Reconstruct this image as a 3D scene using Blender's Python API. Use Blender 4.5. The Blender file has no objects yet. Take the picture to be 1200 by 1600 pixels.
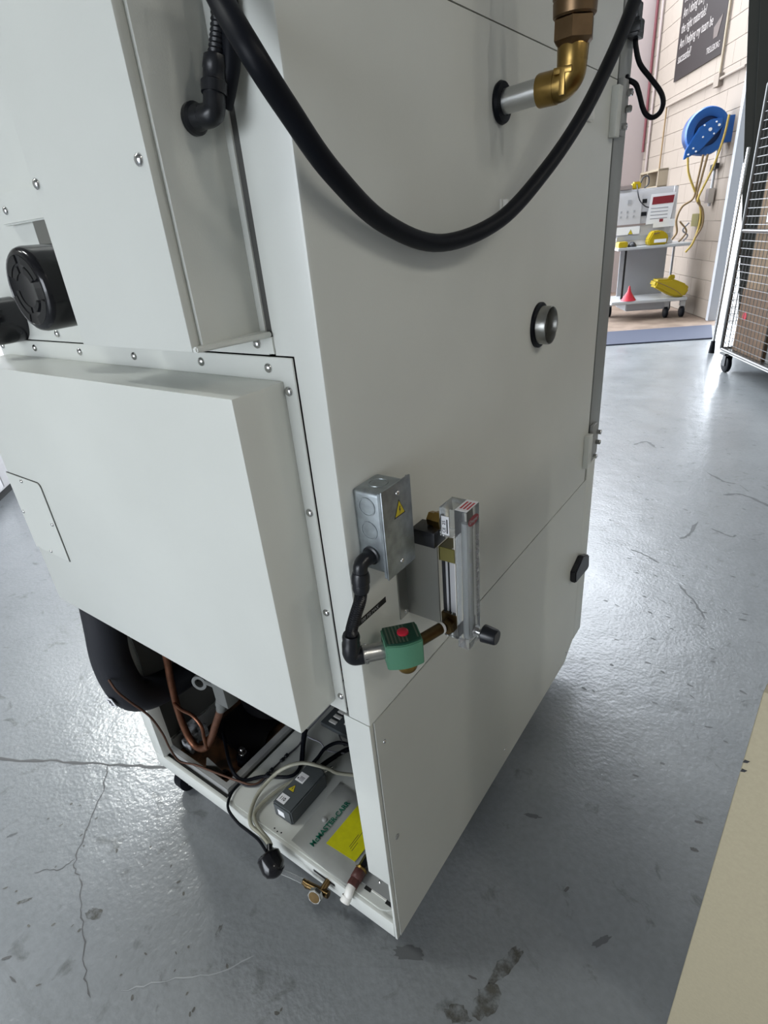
import bpy, bmesh, math, random
from mathutils import Vector, Matrix
random.seed(7)
scn = bpy.context.scene
COL = scn.collection

# ------------------------------------------------------------------ camera
cam_d = bpy.data.cameras.new('camera')
cam = bpy.data.objects.new('camera', cam_d); COL.objects.link(cam)
cam_d.sensor_fit = 'VERTICAL'; cam_d.sensor_height = 36.0; cam_d.lens = 19.8
cam_d.clip_start = 0.02; cam_d.clip_end = 200
RC = Matrix(((0.8136777561811517, 0.5752147222103143, -0.08400316927662738),
             (-0.19815620161427916, 0.4103018004035312, 0.8901609699079278),
             (0.5465003466218552, -0.7076584316873025, 0.44783581277524087)))
cam.matrix_world = Matrix.Translation((.379, -.414, 1.229)) @ RC.transposed().to_4x4()
scn.camera = cam

# ------------------------------------------------------------------ world, lamps, exposure
world = bpy.data.worlds.new('overcast_sky'); scn.world = world; world.use_nodes = True
bgn = world.node_tree.nodes['Background']
bgn.inputs[0].default_value = (0.86, 0.92, 1.0, 1); bgn.inputs[1].default_value = 8.0
scn.view_settings.view_transform = 'Standard'
scn.view_settings.look = 'None'
scn.view_settings.gamma = 1.0
scn.view_settings.use_curve_mapping = False
scn.view_settings.exposure = 0.33

# building frame: w runs away along the bay side wall, v to the right
BO = Vector((-.56, 7.10, 0)); BW = Vector((-.49887, .86668, 0)); BV = Vector((.86668, .49887, 0))
def W(w, v, z): return BO + BW * w + BV * v + Vector((0, 0, z))
BROT = math.atan2(BV.y, BV.x)          # local x = v, local y = w

CEIL = 4.5
LAMPS = [(-2.4, -1.6, 50), (-4.6, -2.4, 25), (4.4, -1.0, 27), (4.5, .8, 30), (4.5, 2.5, 27), (-5.6, 1.9, 110), (-1.6, 2.9, 50)]   # x, y, watts; the right-hand three are added to light the side panel
DOOR_V0, DOOR_V1, DOOR_W, DOOR_H = -6.5, -.30, -1.05, 4.2
REAR_W, REAR_V0, REAR_V1, REAR_H = -9.8, -7.6, -4.2, 2.15      # unseen opening behind the viewer, added to light the chamber's rear face
def portal():
    d = bpy.data.lights.new('doorway_daylight', 'AREA'); d.shape = 'RECTANGLE'
    d.size = DOOR_V1 - DOOR_V0; d.size_y = DOOR_H; d.cycles.is_portal = True
    o = bpy.data.objects.new('doorway_daylight', d); COL.objects.link(o)
    o.location = W(DOOR_W + .05, (DOOR_V0 + DOOR_V1) / 2, DOOR_H / 2)
    o.rotation_euler = (math.radians(-90), 0, BROT)
    d = bpy.data.lights.new('added_rear_daylight', 'AREA'); d.shape = 'RECTANGLE'
    d.size = REAR_V1 - REAR_V0; d.size_y = REAR_H; d.cycles.is_portal = True
    o = bpy.data.objects.new('added_rear_daylight', d); COL.objects.link(o)
    o.location = W(REAR_W - .05, (REAR_V0 + REAR_V1) / 2, REAR_H / 2)
    o.rotation_euler = (math.radians(90), 0, BROT)
portal()

# ------------------------------------------------------------------ materials
M = {}
def mat(name, col, rough=.5, metal=0., bump=0., bscale=400., noise=0., nscale=8., trans=0., ior=1.45, alpha=1., emit=None, spec=None, col2=None, coat=0.):
    m = bpy.data.materials.new(name); m.use_nodes = True
    nt = m.node_tree; n = nt.nodes; L = nt.links; b = n['Principled BSDF']
    b.inputs['Base Color'].default_value = (*col, 1); b.inputs['Roughness'].default_value = rough
    b.inputs['Metallic'].default_value = metal; b.inputs['IOR'].default_value = ior
    b.inputs['Transmission Weight'].default_value = trans; b.inputs['Alpha'].default_value = alpha
    b.inputs['Coat Weight'].default_value = coat
    if spec is not None: b.inputs['Specular IOR Level'].default_value = spec
    if emit: b.inputs['Emission Color'].default_value = (*emit[:3], 1); b.inputs['Emission Strength'].default_value = emit[3]
    geo = n.new('ShaderNodeNewGeometry')
    if noise or col2:
        t = n.new('ShaderNodeTexNoise'); t.inputs['Scale'].default_value = nscale; t.inputs['Detail'].default_value = 6
        L.new(geo.outputs['Position'], t.inputs['Vector'])
        r = n.new('ShaderNodeValToRGB'); r.color_ramp.elements[0].position = .35; r.color_ramp.elements[1].position = .68
        c2 = col2 if col2 else tuple(max(0, c * (1 - noise)) for c in col)
        r.color_ramp.elements[0].color = (*c2, 1); r.color_ramp.elements[1].color = (*col, 1)
        L.new(t.outputs['Fac'], r.inputs['Fac']); L.new(r.outputs['Color'], b.inputs['Base Color'])
    if bump:
        t = n.new('ShaderNodeTexNoise'); t.inputs['Scale'].default_value = bscale; t.inputs['Detail'].default_value = 2
        L.new(geo.outputs['Position'], t.inputs['Vector'])
        bp = n.new('ShaderNodeBump'); bp.inputs['Strength'].default_value = bump; bp.inputs['Distance'].default_value = .001
        L.new(t.outputs['Fac'], bp.inputs['Height']); L.new(bp.outputs['Normal'], b.inputs['Normal'])
    M[name] = m; return m

mat('paint', (.62, .635, .60), .30, bump=.10, bscale=700, noise=.05, nscale=5)
mat('paint_edge', (.60, .615, .575), .4)
mat('dark_inside', (.02, .02, .02), .7)
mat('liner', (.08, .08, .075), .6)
mat('gap_black', (.012, .012, .012), .8)
mat('black_plastic', (.008, .009, .012), .32, bump=.05)
mat('black_gloss', (.008, .008, .010), .15)
mat('black_rubber', (.004, .005, .008), .45, spec=.18)
mat('door_paint', (.25, .262, .255), .35, bump=.1, bscale=700)
mat('foam_black', (.010, .011, .016), .6, bump=.3, bscale=500)
mat('chrome', (.62, .62, .62), .18, metal=1)
mat('steel', (.55, .55, .54), .3, metal=1)
mat('stainless', (.36, .36, .34), .34, metal=1, bump=.1, bscale=200)
mat('galvanised', (.42, .46, .48), .42, metal=1, bump=.15, bscale=60, noise=.3, nscale=70)
mat('aluminium', (.62, .63, .63), .3, metal=1)
mat('brass', (.36, .235, .075), .3, metal=1, noise=.25, nscale=60)
mat('brass_dark', (.15, .10, .045), .34, metal=1, noise=.35, nscale=50)
mat('bronze', (.23, .15, .085), .36, metal=1, noise=.3, nscale=40)
mat('olive', (.13, .115, .03), .45, metal=.3)
mat('green', (.072, .20, .125), .45, bump=.05)
mat('green_dark', (.008, .045, .028), .35)
mat('green_stripe', (.07, .10, .07), .4)
mat('green_text', (.0, .10, .06), .5)
mat('red', (.42, .012, .03), .4)
mat('red_dark', (.22, .02, .03), .45)
mat('white', (.8, .8, .8), .5)
mat('white_plastic', (.75, .74, .70), .4)
mat('paper', (.78, .78, .80), .6)
mat('ink', (.03, .03, .035), .6)
mat('ink_grey', (.22, .22, .25), .6)
mat('yellow', (.38, .28, .005), .4)
mat('yellow_warn', (.55, .44, .015), .45)
mat('yellow_label', (.55, .53, .0), .55, noise=.1, nscale=90)
mat('acrylic', (.94, .95, .95), .05, trans=.97, ior=1.2)
mat('acrylic_edge', (.80, .82, .82), .08, trans=.90, ior=1.25)
mat('bore', (.30, .31, .31), .25)
mat('clear_tube', (.42, .41, .33), .25, trans=.35, ior=1.3)
mat('bag', (.58, .59, .57), .22, alpha=.72, bump=.6, bscale=45)
mat('plate_grey', (.30, .305, .30), .35)
mat('grey_box', (.075, .085, .09), .5, bump=.08)
mat('copper', (.22, .095, .055), .42, metal=.8, noise=.3, nscale=60)
mat('copper_dark', (.10, .05, .033), .5, metal=.5)
mat('compressor', (.006, .006, .007), .3, noise=.3)
mat('rust', (.24, .11, .05), .8, col2=(.045, .03, .02), nscale=22)
mat('rust_white', (.45, .46, .48), .7, col2=(.02, .02, .02), nscale=60)
mat('caster_fork', (.5, .55, .5), .35, metal=.7)
mat('beige', (.405, .355, .245), .55, bump=.25, bscale=420, noise=.06, nscale=200)
mat('brown', (.10, .05, .03), .6)
mat('conc_crack', (.09, .09, .09), .8)
mat('scuff', (.095, .10, .104), .6)
mat('stain', (.112, .109, .098), .6, noise=.4, nscale=40)
def soft_mark(name, col, scale, lo, hi, amax):
    m = mat(name, col, .6); nt = m.node_tree; n = nt.nodes; L = nt.links
    g = n.new('ShaderNodeNewGeometry'); t = n.new('ShaderNodeTexNoise'); t.inputs['Scale'].default_value = scale; t.inputs['Detail'].default_value = 7; t.inputs['Roughness'].default_value = .65
    L.new(g.outputs['Position'], t.inputs['Vector']); r = n.new('ShaderNodeMapRange'); r.inputs[1].default_value = lo; r.inputs[2].default_value = hi; r.inputs[3].default_value = 0; r.inputs[4].default_value = amax
    L.new(t.outputs['Fac'], r.inputs[0]); L.new(r.outputs[0], n['Principled BSDF'].inputs['Alpha'])
soft_mark('stain_soft', (.075, .07, .055), 55, .36, .62, .75)
mat('paint_scrape', (.29, .305, .315), .4)
# background
mat('block_paint', (.235, .195, .160), .7, bump=.25, bscale=70, noise=.05, nscale=3)
mat('block_joint', (.20, .165, .135), .8)
mat('pink_wall', (.26, .213, .20), .7)
mat('room_wall', (.26, .26, .25), .75)
mat('ceiling_paint', (.28, .28, .28), .8)
mat('dark_wall', (.045, .048, .045), .7)
mat('jamb_white', (.40, .41, .44), .5)
mat('bay_floor', (.22, .165, .125), .7, col2=(.13, .09, .065), nscale=5)
mat('outdoor', (.3, .3, .29), .8)
mat('mat_blue', (.032, .038, .062), .8, bump=.3, bscale=120)
mat('poster', (.018, .0135, .013), .6, spec=.2)
mat('poster_text', (.27, .245, .23), .6)
mat('poster_logo', (.07, .052, .045), .6)
mat('cream', (.26, .215, .155), .6)
mat('reel_blue', (.018, .095, .32), .35)
mat('reel_dark', (.008, .035, .13), .4)
mat('hose_yellow', (.36, .25, .05), .5)
mat('hose_brown', (.20, .13, .06), .5)
mat('cart_white', (.42, .43, .44), .4)
mat('cart_grey', (.33, .34, .36), .5)
mat('instr', (.55, .54, .55), .45)
mat('instr_grey', (.36, .36, .37), .5)
mat('instr_dark', (.13, .135, .13), .45)
mat('wire', (.11, .11, .11), .35, metal=.8)
mat('cardboard', (.13, .078, .045), .8, noise=.2, nscale=6)
mat('cardboard2', (.18, .12, .07), .8, noise=.2, nscale=6)
mat('maroon', (.10, .02, .025), .6)
mat('lamp_body', (.7, .7, .7), .5)
mat('lamp_lens', (1, 1, 1), .5, emit=(1, .98, .95, 2.0))

def floor_mat():
    m = bpy.data.materials.new('epoxy_floor'); m.use_nodes = True
    nt = m.node_tree; n = nt.nodes; L = nt.links; b = n['Principled BSDF']
    geo = n.new('ShaderNodeNewGeometry')
    def noise(s, d=6, r=.55, dist=0.):
        t = n.new('ShaderNodeTexNoise'); t.inputs['Scale'].default_value = s; t.inputs['Detail'].default_value = d
        t.inputs['Roughness'].default_value = r; t.inputs['Distortion'].default_value = dist
        L.new(geo.outputs['Position'], t.inputs['Vector']); return t.outputs['Fac']
    def ramp(f, p0, c0, p1, c1):
        r = n.new('ShaderNodeValToRGB'); e = r.color_ramp.elements
        e[0].position = p0; e[0].color = (*c0, 1); e[1].position = p1; e[1].color = (*c1, 1)
        L.new(f, r.inputs['Fac']); return r.outputs['Color']
    def mul(a, c):
        x = n.new('ShaderNodeMix'); x.data_type = 'RGBA'; x.blend_type = 'MULTIPLY'; x.inputs[0].default_value = 1
        L.new(a, x.inputs[6]); L.new(c, x.inputs[7]); return x.outputs[2]
    base = ramp(noise(1.7, 5), .3, (.165, .177, .185), .7, (.213, .226, .237))
    spots = ramp(noise(16, 8, .62, .6), .60, (1, 1, 1), .72, (.52, .52, .50))
    smear = ramp(noise(5.5, 9, .7, 1.2), .62, (1, 1, 1), .78, (.60, .60, .58))
    fine = ramp(noise(70, 4), .3, (.9, .9, .9), .7, (1.05, 1.05, 1.05))
    L.new(mul(mul(mul(base, spots), smear), fine), b.inputs['Base Color'])
    rr = ramp(noise(4, 6), .3, (.30,) * 3, .75, (.46,) * 3)
    L.new(rr, b.inputs['Roughness'])
    b.inputs['Coat Weight'].default_value = .55; b.inputs['Coat Roughness'].default_value = .17
    h1 = noise(95, 3, .5); h2 = noise(11, 4, .5)
    ad = n.new('ShaderNodeMath'); ad.operation = 'MULTIPLY_ADD'; L.new(h2, ad.inputs[0]); ad.inputs[1].default_value = 2.5; L.new(h1, ad.inputs[2])
    bp = n.new('ShaderNodeBump'); bp.inputs['Strength'].default_value = .55; bp.inputs['Distance'].default_value = .0016
    L.new(ad.outputs[0], bp.inputs['Height']); L.new(bp.outputs['Normal'], b.inputs['Normal']); L.new(bp.outputs['Normal'], b.inputs['Coat Normal'])
    M['floor'] = m
floor_mat()

# ------------------------------------------------------------------ mesh helpers
def V(*a): return Vector(a)
def box(bm, x0, x1, y0, y1, z0, z1, bev=0., seg=2):
    b2 = bmesh.new()
    vs = [b2.verts.new((x, y, z)) for x in (x0, x1) for y in (y0, y1) for z in (z0, z1)]
    for f in ((0, 1, 3, 2), (4, 6, 7, 5), (0, 4, 5, 1), (2, 3, 7, 6), (0, 2, 6, 4), (1, 5, 7, 3)):
        b2.faces.new([vs[i] for i in f])
    if bev: bmesh.ops.bevel(b2, geom=b2.edges[:], offset=bev, segments=seg, profile=.6, affect='EDGES')
    merge(bm, b2); return bm
def merge(bm, b2, mx=None):
    if mx is not None: bmesh.ops.transform(b2, matrix=mx, verts=b2.verts)
    me = bpy.data.meshes.new('tmp'); b2.to_mesh(me); b2.free(); bm.from_mesh(me); bpy.data.meshes.remove(me)
def prism(bm, pts, d, bev=0.):
    """polygon pts (3D, planar) extruded by vector d"""
    b2 = bmesh.new(); d = Vector(d)
    a = [b2.verts.new(p) for p in pts]; c = [b2.verts.new(Vector(p) + d) for p in pts]
    n = len(pts); b2.faces.new(a); b2.faces.new(c[::-1])
    for i in range(n): b2.faces.new([a[i], c[i], c[(i + 1) % n], a[(i + 1) % n]])
    bmesh.ops.recalc_face_normals(b2, faces=b2.faces)
    if bev: bmesh.ops.bevel(b2, geom=b2.edges[:], offset=bev, segments=2, affect='EDGES')
    merge(bm, b2); return bm
def frame(ax):
    ax = Vector(ax).normalized(); u = ax.orthogonal().normalized(); return ax, u, ax.cross(u)
def lathe(bm, p, ax, prof, seg=24, caps=True):
    """prof: list of (t, r) along the axis from p"""
    ax, u, w = frame(ax); p = Vector(p); b2 = bmesh.new(); rings = []
    for t, r in prof:
        rings.append([b2.verts.new(p + ax * t + (u * math.cos(2 * math.pi * k / seg) + w * math.sin(2 * math.pi * k / seg)) * max(r, 1e-5)) for k in range(seg)])
    for a, c in zip(rings, rings[1:]):
        for k in range(seg): b2.faces.new([a[k], a[(k + 1) % seg], c[(k + 1) % seg], c[k]])
    if caps: b2.faces.new(rings[0][::-1]); b2.faces.new(rings[-1])
    bmesh.ops.recalc_face_normals(b2, faces=b2.faces)
    merge(bm, b2); return bm
def cyl(bm, p0, p1, r, r1=None, seg=20, ch=0.):
    d = Vector(p1) - Vector(p0); l = d.length; r1 = r if r1 is None else r1
    pr = [(0, r - ch), (ch, r), (l - ch, r1), (l, r1 - ch)] if ch else [(0, r), (l, r1)]
    return lathe(bm, p0, d, pr, seg)
def smoothpts(pts, n=8):
    P = [Vector(p) for p in pts]
    if len(P) < 3: return P
    out = []
    for i in range(len(P) - 1):
        a = P[i - 1] if i else P[0] * 2 - P[1]; b, c = P[i], P[i + 1]; d = P[i + 2] if i + 2 < len(P) else P[-1] * 2 - P[-2]
        for k in range(n):
            t = k / n
            out.append(.5 * ((2 * b) + (c - a) * t + (2 * a - 5 * b + 4 * c - d) * t * t + (3 * b - a - 3 * c + d) * t ** 3))
    out.append(P[-1]); return out
def tube(bm, pts, r, seg=12, n=8, rfun=None):
    P = smoothpts(pts, n); b2 = bmesh.new(); rings = []
    t0 = (P[1] - P[0]).normalized(); u = t0.orthogonal().normalized()
    for i, p in enumerate(P):
        t = ((P[i + 1] if i + 1 < len(P) else P[i]) - (P[i - 1] if i else P[i])).normalized()
        u = (u - t * u.dot(t)).normalized(); w = t.cross(u)
        rr = rfun(i) if rfun else r
        rings.append([b2.verts.new(p + (u * math.cos(2 * math.pi * k / seg) + w * math.sin(2 * math.pi * k / seg)) * rr) for k in range(seg)])
    for a, c in zip(rings, rings[1:]):
        for k in range(seg): b2.faces.new([a[k], a[(k + 1) % seg], c[(k + 1) % seg], c[k]])
    b2.faces.new(rings[0][::-1]); b2.faces.new(rings[-1])
    bmesh.ops.recalc_face_normals(b2, faces=b2.faces)
    merge(bm, b2); return bm
def link(o, parent):
    COL.objects.link(o)
    if parent is not None:
        o.parent = parent
        L = Vector((0, 0, 0)); p = parent
        mw = Matrix.Identity(4)
        chain = []
        while p: chain.append(p); p = p.parent
        for q in reversed(chain): mw = mw @ q.matrix_parent_inverse @ q.matrix_basis
        o.matrix_parent_inverse = mw.inverted()
def obj(name, bm, m, parent=None, smooth=40):
    me = bpy.data.meshes.new(name); bm.to_mesh(me); bm.free()
    me.materials.append(M[m] if isinstance(m, str) else m)
    if smooth:
        me.polygons.foreach_set('use_smooth', [True] * len(me.polygons)); me.set_sharp_from_angle(angle=math.radians(smooth))
    o = bpy.data.objects.new(name, me); link(o, parent); return o
def inst(o, loc, parent, rot=None):
    c = bpy.data.objects.new(o.name.split('.')[0], o.data); link(c, parent); c.location = loc
    if rot is not None: c.rotation_mode = 'QUATERNION'; c.rotation_quaternion = rot
    return c
def thing(name, label, cat, loc=(0, 0, 0), group=None):
    o = bpy.data.objects.new(name, None); o.location = loc; o.empty_display_size = .05; COL.objects.link(o)
    return tag(o, label, cat, group)
def tag(o, label, cat, group=None, kind=None):
    o['label'] = label; o['category'] = cat
    if group: o['group'] = group
    if kind: o['kind'] = kind
    return o
def struct(o): o['kind'] = 'structure'; return o
def B(): return bmesh.new()
def text(name, s, origin, xdir, ydir, size, m, parent, bold=False, squeeze=1., thick=.0002, align='LEFT'):
    """lettering lying on a surface: starts at origin, reads along xdir, letters up along ydir"""
    c = bpy.data.curves.new('t', 'FONT'); c.body = s; c.size = size; c.align_x = align; c.extrude = thick
    if bold: c.offset = size * .018
    c.resolution_u = 3
    t = bpy.data.objects.new('t', c); COL.objects.link(t)
    dg = bpy.context.evaluated_depsgraph_get(); dg.update()
    me = bpy.data.meshes.new_from_object(t.evaluated_get(dg)); bpy.data.objects.remove(t); bpy.data.curves.remove(c)
    x = Vector(xdir).normalized(); y = Vector(ydir).normalized(); z = x.cross(y)
    R3 = Matrix((x * squeeze, y, z)).transposed().to_4x4(); R3.translation = Vector(origin)
    me.transform(R3); me.materials.clear(); me.materials.append(M[m]); me.name = name
    o = bpy.data.objects.new(name, me); link(o, parent); return o
def quad(bm, o, a, b, t):
    """thin plate: corner o, edge vectors a and b, thickness vector t"""
    o = Vector(o); a = Vector(a); b = Vector(b); return prism(bm, [o, o + a, o + a + b, o + b], t)
def warning(parent, c, xd, yd, nd, s):
    """yellow warning triangle with bolt, as a sticker"""
    c = Vector(c); xd = Vector(xd); yd = Vector(yd); nd = Vector(nd)
    def tri(k, off): return [c + nd * off + xd * (-s * .5 * k) + yd * (-s * .42 * k), c + nd * off + xd * (s * .5 * k) + yd * (-s * .42 * k), c + nd * off + yd * (s * .52 * k)]
    a = obj('warning_border', prism(B(), tri(1.12, 0), nd * .0003), 'ink', parent, 0)
    y = obj('warning_label', prism(B(), tri(.92, .0003), nd * .0003), 'yellow_warn', a, 0)
    y['label'] = 'yellow warning triangle with a black lightning bolt'
    q = [(-.02, .28), (.08, .28), (.02, .04), (.11, .04), (-.05, -.30), (-.01, -.03), (-.10, -.03)]
    obj('warning_bolt', prism(B(), [c + nd * .0006 + xd * (s * i * .8) + yd * (s * j * .8 - s * .06) for i, j in q], nd * .0002), 'ink', a, 0)

# screw shared mesh (pan head, axis +Z)
def screw_mesh(name, r, h, m):
    bm = B(); lathe(bm, (0, 0, 0), (0, 0, 1), [(0, r), (h * .35, r), (h * .75, r * .75), (h, r * .35)], 14)
    me = bpy.data.meshes.new(name); bm.to_mesh(me); bm.free(); me.materials.append(M[m])
    me.polygons.foreach_set('use_smooth', [True] * len(me.polygons)); me.set_sharp_from_angle(angle=math.radians(50)); return me
SCREW = screw_mesh('screw', .0052, .0034, 'chrome')
SCREW_S = screw_mesh('screw_small', .0035, .0024, 'chrome')
def screw(loc, nrm, parent, me=None):
    o = bpy.data.objects.new('screw', me or SCREW); link(o, parent); o.location = loc
    o.rotation_mode = 'QUATERNION'; o.rotation_quaternion = Vector((0, 0, 1)).rotation_difference(Vector(nrm)); return o
NY, PX = (0, -1, 0), (1, 0, 0)

# ================================================================== the setting
def bslab(name, w0, w1, v0, v1, z0, z1, m, parent=None):
    b = B(); prism(b, [W(w0, v0, z0), W(w1, v0, z0), W(w1, v1, z0), W(w0, v1, z0)], (0, 0, z1 - z0)); return obj(name, b, m, parent, 0)
RW0, RV0, RV1 = -9.8, -9.0, 2.6            # room: w from RW0 to the doorway, v from RV0 to RV1
floor = struct(bslab('floor', RW0, -.36, RV0, RV1, -.05, 0, 'floor'))
fb = struct(bslab('floor_bay', -.36, 8, RV0, 0.06, -.06, -.002, 'bay_floor'))
struct(bslab('floor_yard', -1.0, 6, 0.06, 9, -.06, -.012, 'outdoor'))
struct(bslab('ceiling', RW0, DOOR_W, RV0, RV1, CEIL, CEIL + .1, 'ceiling_paint'))
struct(bslab('wall_left', RW0, DOOR_W, RV0 - .15, RV0, 0, CEIL, 'room_wall'))
struct(bslab('wall_right', RW0, DOOR_W - .2, RV1, RV1 + .15, 0, CEIL, 'room_wall'))
wr = B()
for (a, b_, z0, z1) in ((RV0, REAR_V0, 0, CEIL), (REAR_V0, REAR_V1, REAR_H, CEIL), (REAR_V1, RV1, 0, CEIL)):
    prism(wr, [W(RW0 - .15, a, z0), W(RW0, a, z0), W(RW0, b_, z0), W(RW0 - .15, b_, z0)], (0, 0, z1 - z0))
struct(obj('wall_rear', wr, 'room_wall', None, 0))
struct(bslab('floor_rear_added', RW0 - 9, RW0 - .0, -14, 3, -.06, -.012, 'outdoor'))  # unseen ground added outside the rear opening to block light from below
wf = B()
for (a, b_, z0, z1) in ((RV0, DOOR_V0, 0, CEIL), (DOOR_V0, DOOR_V1, DOOR_H, CEIL + .1), (.05, RV1, 0, CEIL), (DOOR_V1, .05, DOOR_H, CEIL + .1)):
    prism(wf, [W(DOOR_W - .1, a, z0), W(DOOR_W + .1, a, z0), W(DOOR_W + .1, b_, z0), W(DOOR_W - .1, b_, z0)], (0, 0, z1 - z0))
struct(obj('wall_front', wf, 'dark_wall', None, 0))

# bay side wall of painted blocks
ws = struct(bslab('wall_bay', 0.0, 3.05, .012, .07, 0, 4.0, 'block_joint'))
bw_, bh_ = .40, .20
bb = B(); box(bb, -.1985 * 1, .1985, -.006, .02, -.0985, .0985, .002, 1)
bme = bpy.data.meshes.new('block'); bb.to_mesh(bme)
bb.free(); bme.materials.append(M['block_paint'])
hb = B(); box(hb, -.0985, .0985, -.006, .02, -.0985, .0985, .002, 1)
hme = bpy.data.meshes.new('block'); hb.to_mesh(hme); hb.free(); hme.materials.append(M['block_paint'])
brot = math.atan2(BW.y, BW.x)
for r in range(20):
    w = 0.0 if r % 2 == 0 else -.2
    while w < 3.05:
        a, b_ = max(w, 0), min(w + .4, 3.05)
        if b_ - a > .15:
            o = bpy.data.objects.new('block', bme if b_ - a > .3 else hme); link(o, ws)
            o.location = W((a + b_) / 2, 0.006, .1 + r * .2 + .002); o.rotation_euler = (0, 0, brot + math.pi)
        w += .4
struct(bslab('wall_bay_back', 3.05, 3.2, -1.9, .2, 0, 4.0, 'pink_wall'))
struct(bslab('trim_1', -.06, 0.0, -.02, .07, 0, 4.0, 'jamb_white'))
# ================================================================== ceiling lamps
for i, (x, y, p) in enumerate(LAMPS):
    t = thing('ceiling_lamp', ['ceiling lamp panel over the chamber rear', 'ceiling lamp panel towards the added rear opening', 'nearest added ceiling lamp lighting the chamber side', 'middle added ceiling lamp lighting the chamber side', 'farthest added ceiling lamp lighting the chamber side', 'ceiling lamp panel over the white locker', 'ceiling lamp panel beyond the chamber door'][i], 'lamp', (x, y, CEIL), 'ceiling lamps')
    b = B(); box(b, x - .62, x + .62, y - .17, y + .17, CEIL - .06, CEIL - .002, .01); obj('housing', b, 'lamp_body', t)
    b = B(); box(b, x - .59, x + .59, y - .14, y + .14, CEIL - .066, CEIL - .058); obj('diffuser', b, 'lamp_lens', t)
    d = bpy.data.lights.new('lamp_light', 'AREA'); d.shape = 'RECTANGLE'; d.size = 1.15; d.size_y = .26; d.energy = p; d.color = (.965, 1, .965) if x < 0 else (1, .96, .86)
    o = bpy.data.objects.new('lamp_light', d); link(o, t); o.location = (x, y, CEIL - .07)

# ================================================================== the chamber
ch = thing('test_chamber', 'large off-white steel test chamber on casters with screwed rear covers', 'machine', (-.36, .45, 0))
def panel_L(bm, ret, z0, z1, y1=.908):
    prof = [(-ret, 0), (-.004, 0), (-.0012, .0012), (0, .004), (0, y1), (-.012, y1), (-.012, .012), (-ret, .012)]
    prism(bm, [V(x, y, z0) for x, y in prof], (0, 0, z1 - z0))
b = B(); panel_L(b, .0361, .6235, 1.1217); panel_L(b, .062, 1.1217, 1.4388); sp = obj('side_panel', b, 'paint', ch, 30)
b = B(); panel_L(b, .062, 1.4405, 1.95); obj('top_side_panel', b, 'paint', ch, 30)
b = B(); prism(b, [V(0, y, z) for y, z in ((.0095, .091), (.86, .071), (.905, .10), (.925, .112), (.925, .6205), (.0095, .6205))], (-.012, 0, 0))
lp = obj('lower_side_panel', b, 'paint', ch, 30)
b = B(); box(b, -.047, -.0012, 0, .008, .253, .6215, .0012); box(b, -.006, -.0012, 0, .008, .091, .254, .0008); obj('corner_post', b, 'paint', ch)
b = B(); box(b, -.72, -.68, 0.0004, .03, .1342, .335, .001); obj('corner_post', b, 'paint', ch)
b = B(); box(b, -.724, 0, .927, .99, .105, .655, .003); obj('front_base_panel', b, 'paint', ch)
b = B(); box(b, -.724, -.0715, 0, .010, 1.1215, 1.95, .001); obj('rear_panel', b, 'paint', ch)
b = B(); box(b, -.0714, -.0621, .002, .010, 1.123, 1.94); obj('recess_shade_strip', b, 'liner', ch, 0)  # dark strip stands in for the shade in the deep recess
b = B(); box(b, -.7235, -.712, .012, .91, .09, 1.95); obj('left_side_panel', b, 'paint', ch)
b = B(); box(b, -.71, -.013, .045, .905, .655, 1.94); obj('light_block_core', b, 'dark_inside', ch, 0)  # unseen dark box added inside to block light
b = B(); box(b, -.708, -.014, .56, .565, .137, .654); obj('dark_back_sheet', b, 'dark_inside', ch, 0)  # dark sheet added in place of the compartment's unlit depth
b = B(); box(b, -.706, -.703, .032, .5, .15, .64); prism(b, [V(-.703, .032, .15), V(-.703, .032, .64), V(-.697, .030, .64), V(-.697, .030, .15)], (0, .004, 0)); obj('inner_sheet', b, 'liner', ch, 0)
b = B(); box(b, -.725, 0, -.0, .92, 1.951, 1.97, .003); obj('top_panel', b, 'paint', ch)
b = B(); box(b, -.718, -.005, .9085, .919, .66, 1.94); obj('door_gasket', b, 'gap_black', ch, 0)
b = B(); box(b, -.724, .0, .9195, 1.0, .665, 1.95, .006); door = obj('door', b, 'door_paint', ch)
# base frame and deck
b = B(); box(b, -.72, -.0065, 0, .010, .091, .1345, .003); box(b, -.72, -.70, .004, .9, .091, .134, .002); box(b, -.462, -.013, .9, .92, .091, .134)
obj('base_frame', b, 'paint', ch)
def rrect(x0, x1, y0, y1, z, r, n=6):
    P = []
    for cx, cy, a0 in ((x1 - r, y1 - r, 0), (x0 + r, y1 - r, 90), (x0 + r, y0 + r, 180), (x1 - r, y0 + r, 270)):
        for k in range(n + 1):
            a = math.radians(a0 + 90 * k / n); P.append(V(cx + r * math.cos(a), cy + r * math.sin(a), z))
    return P
b = B(); box(b, -.462, -.013, .004, .9, .118, .1335, .001); prism(b, rrect(-.455, -.014, .007, .89, .1335, .03), (0, 0, .0035), .0008)
deck = obj('base_deck', b, 'paint', ch)
for x, y in ((-.3165, .0145), (-.2975, .0150), (-.3065, .0125)):
    b = B(); cyl(b, (x, y, .1368), (x, y, .1373), .0018, seg=10); obj('hole', b, 'gap_black', deck)
for (x0, x1, z0, z1) in ((-.197, -.143, .1185, .1255),):
    b = B(); box(b, x0, x1, -.0006, .001, z0, z1); obj('slot', b, 'gap_black', deck, 0)
b = B(); box(b, -.699, -.466, .022, .5, .098, .102)
pan = obj('compressor_pan', b, 'rust', ch, 0)
b = B()
box(b, -.699, -.466, .018, .022, .098, .148); box(b, -.699, -.466, .022, .030, .1465, .1485); box(b, -.470, -.466, .022, .5, .098, .148); box(b, -.482, -.470, .030, .5, .1465, .1485); box(b, -.699, -.696, .022, .5, .098, .148)
obj('pan_rim', b, 'plate_grey', pan, 0)
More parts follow.
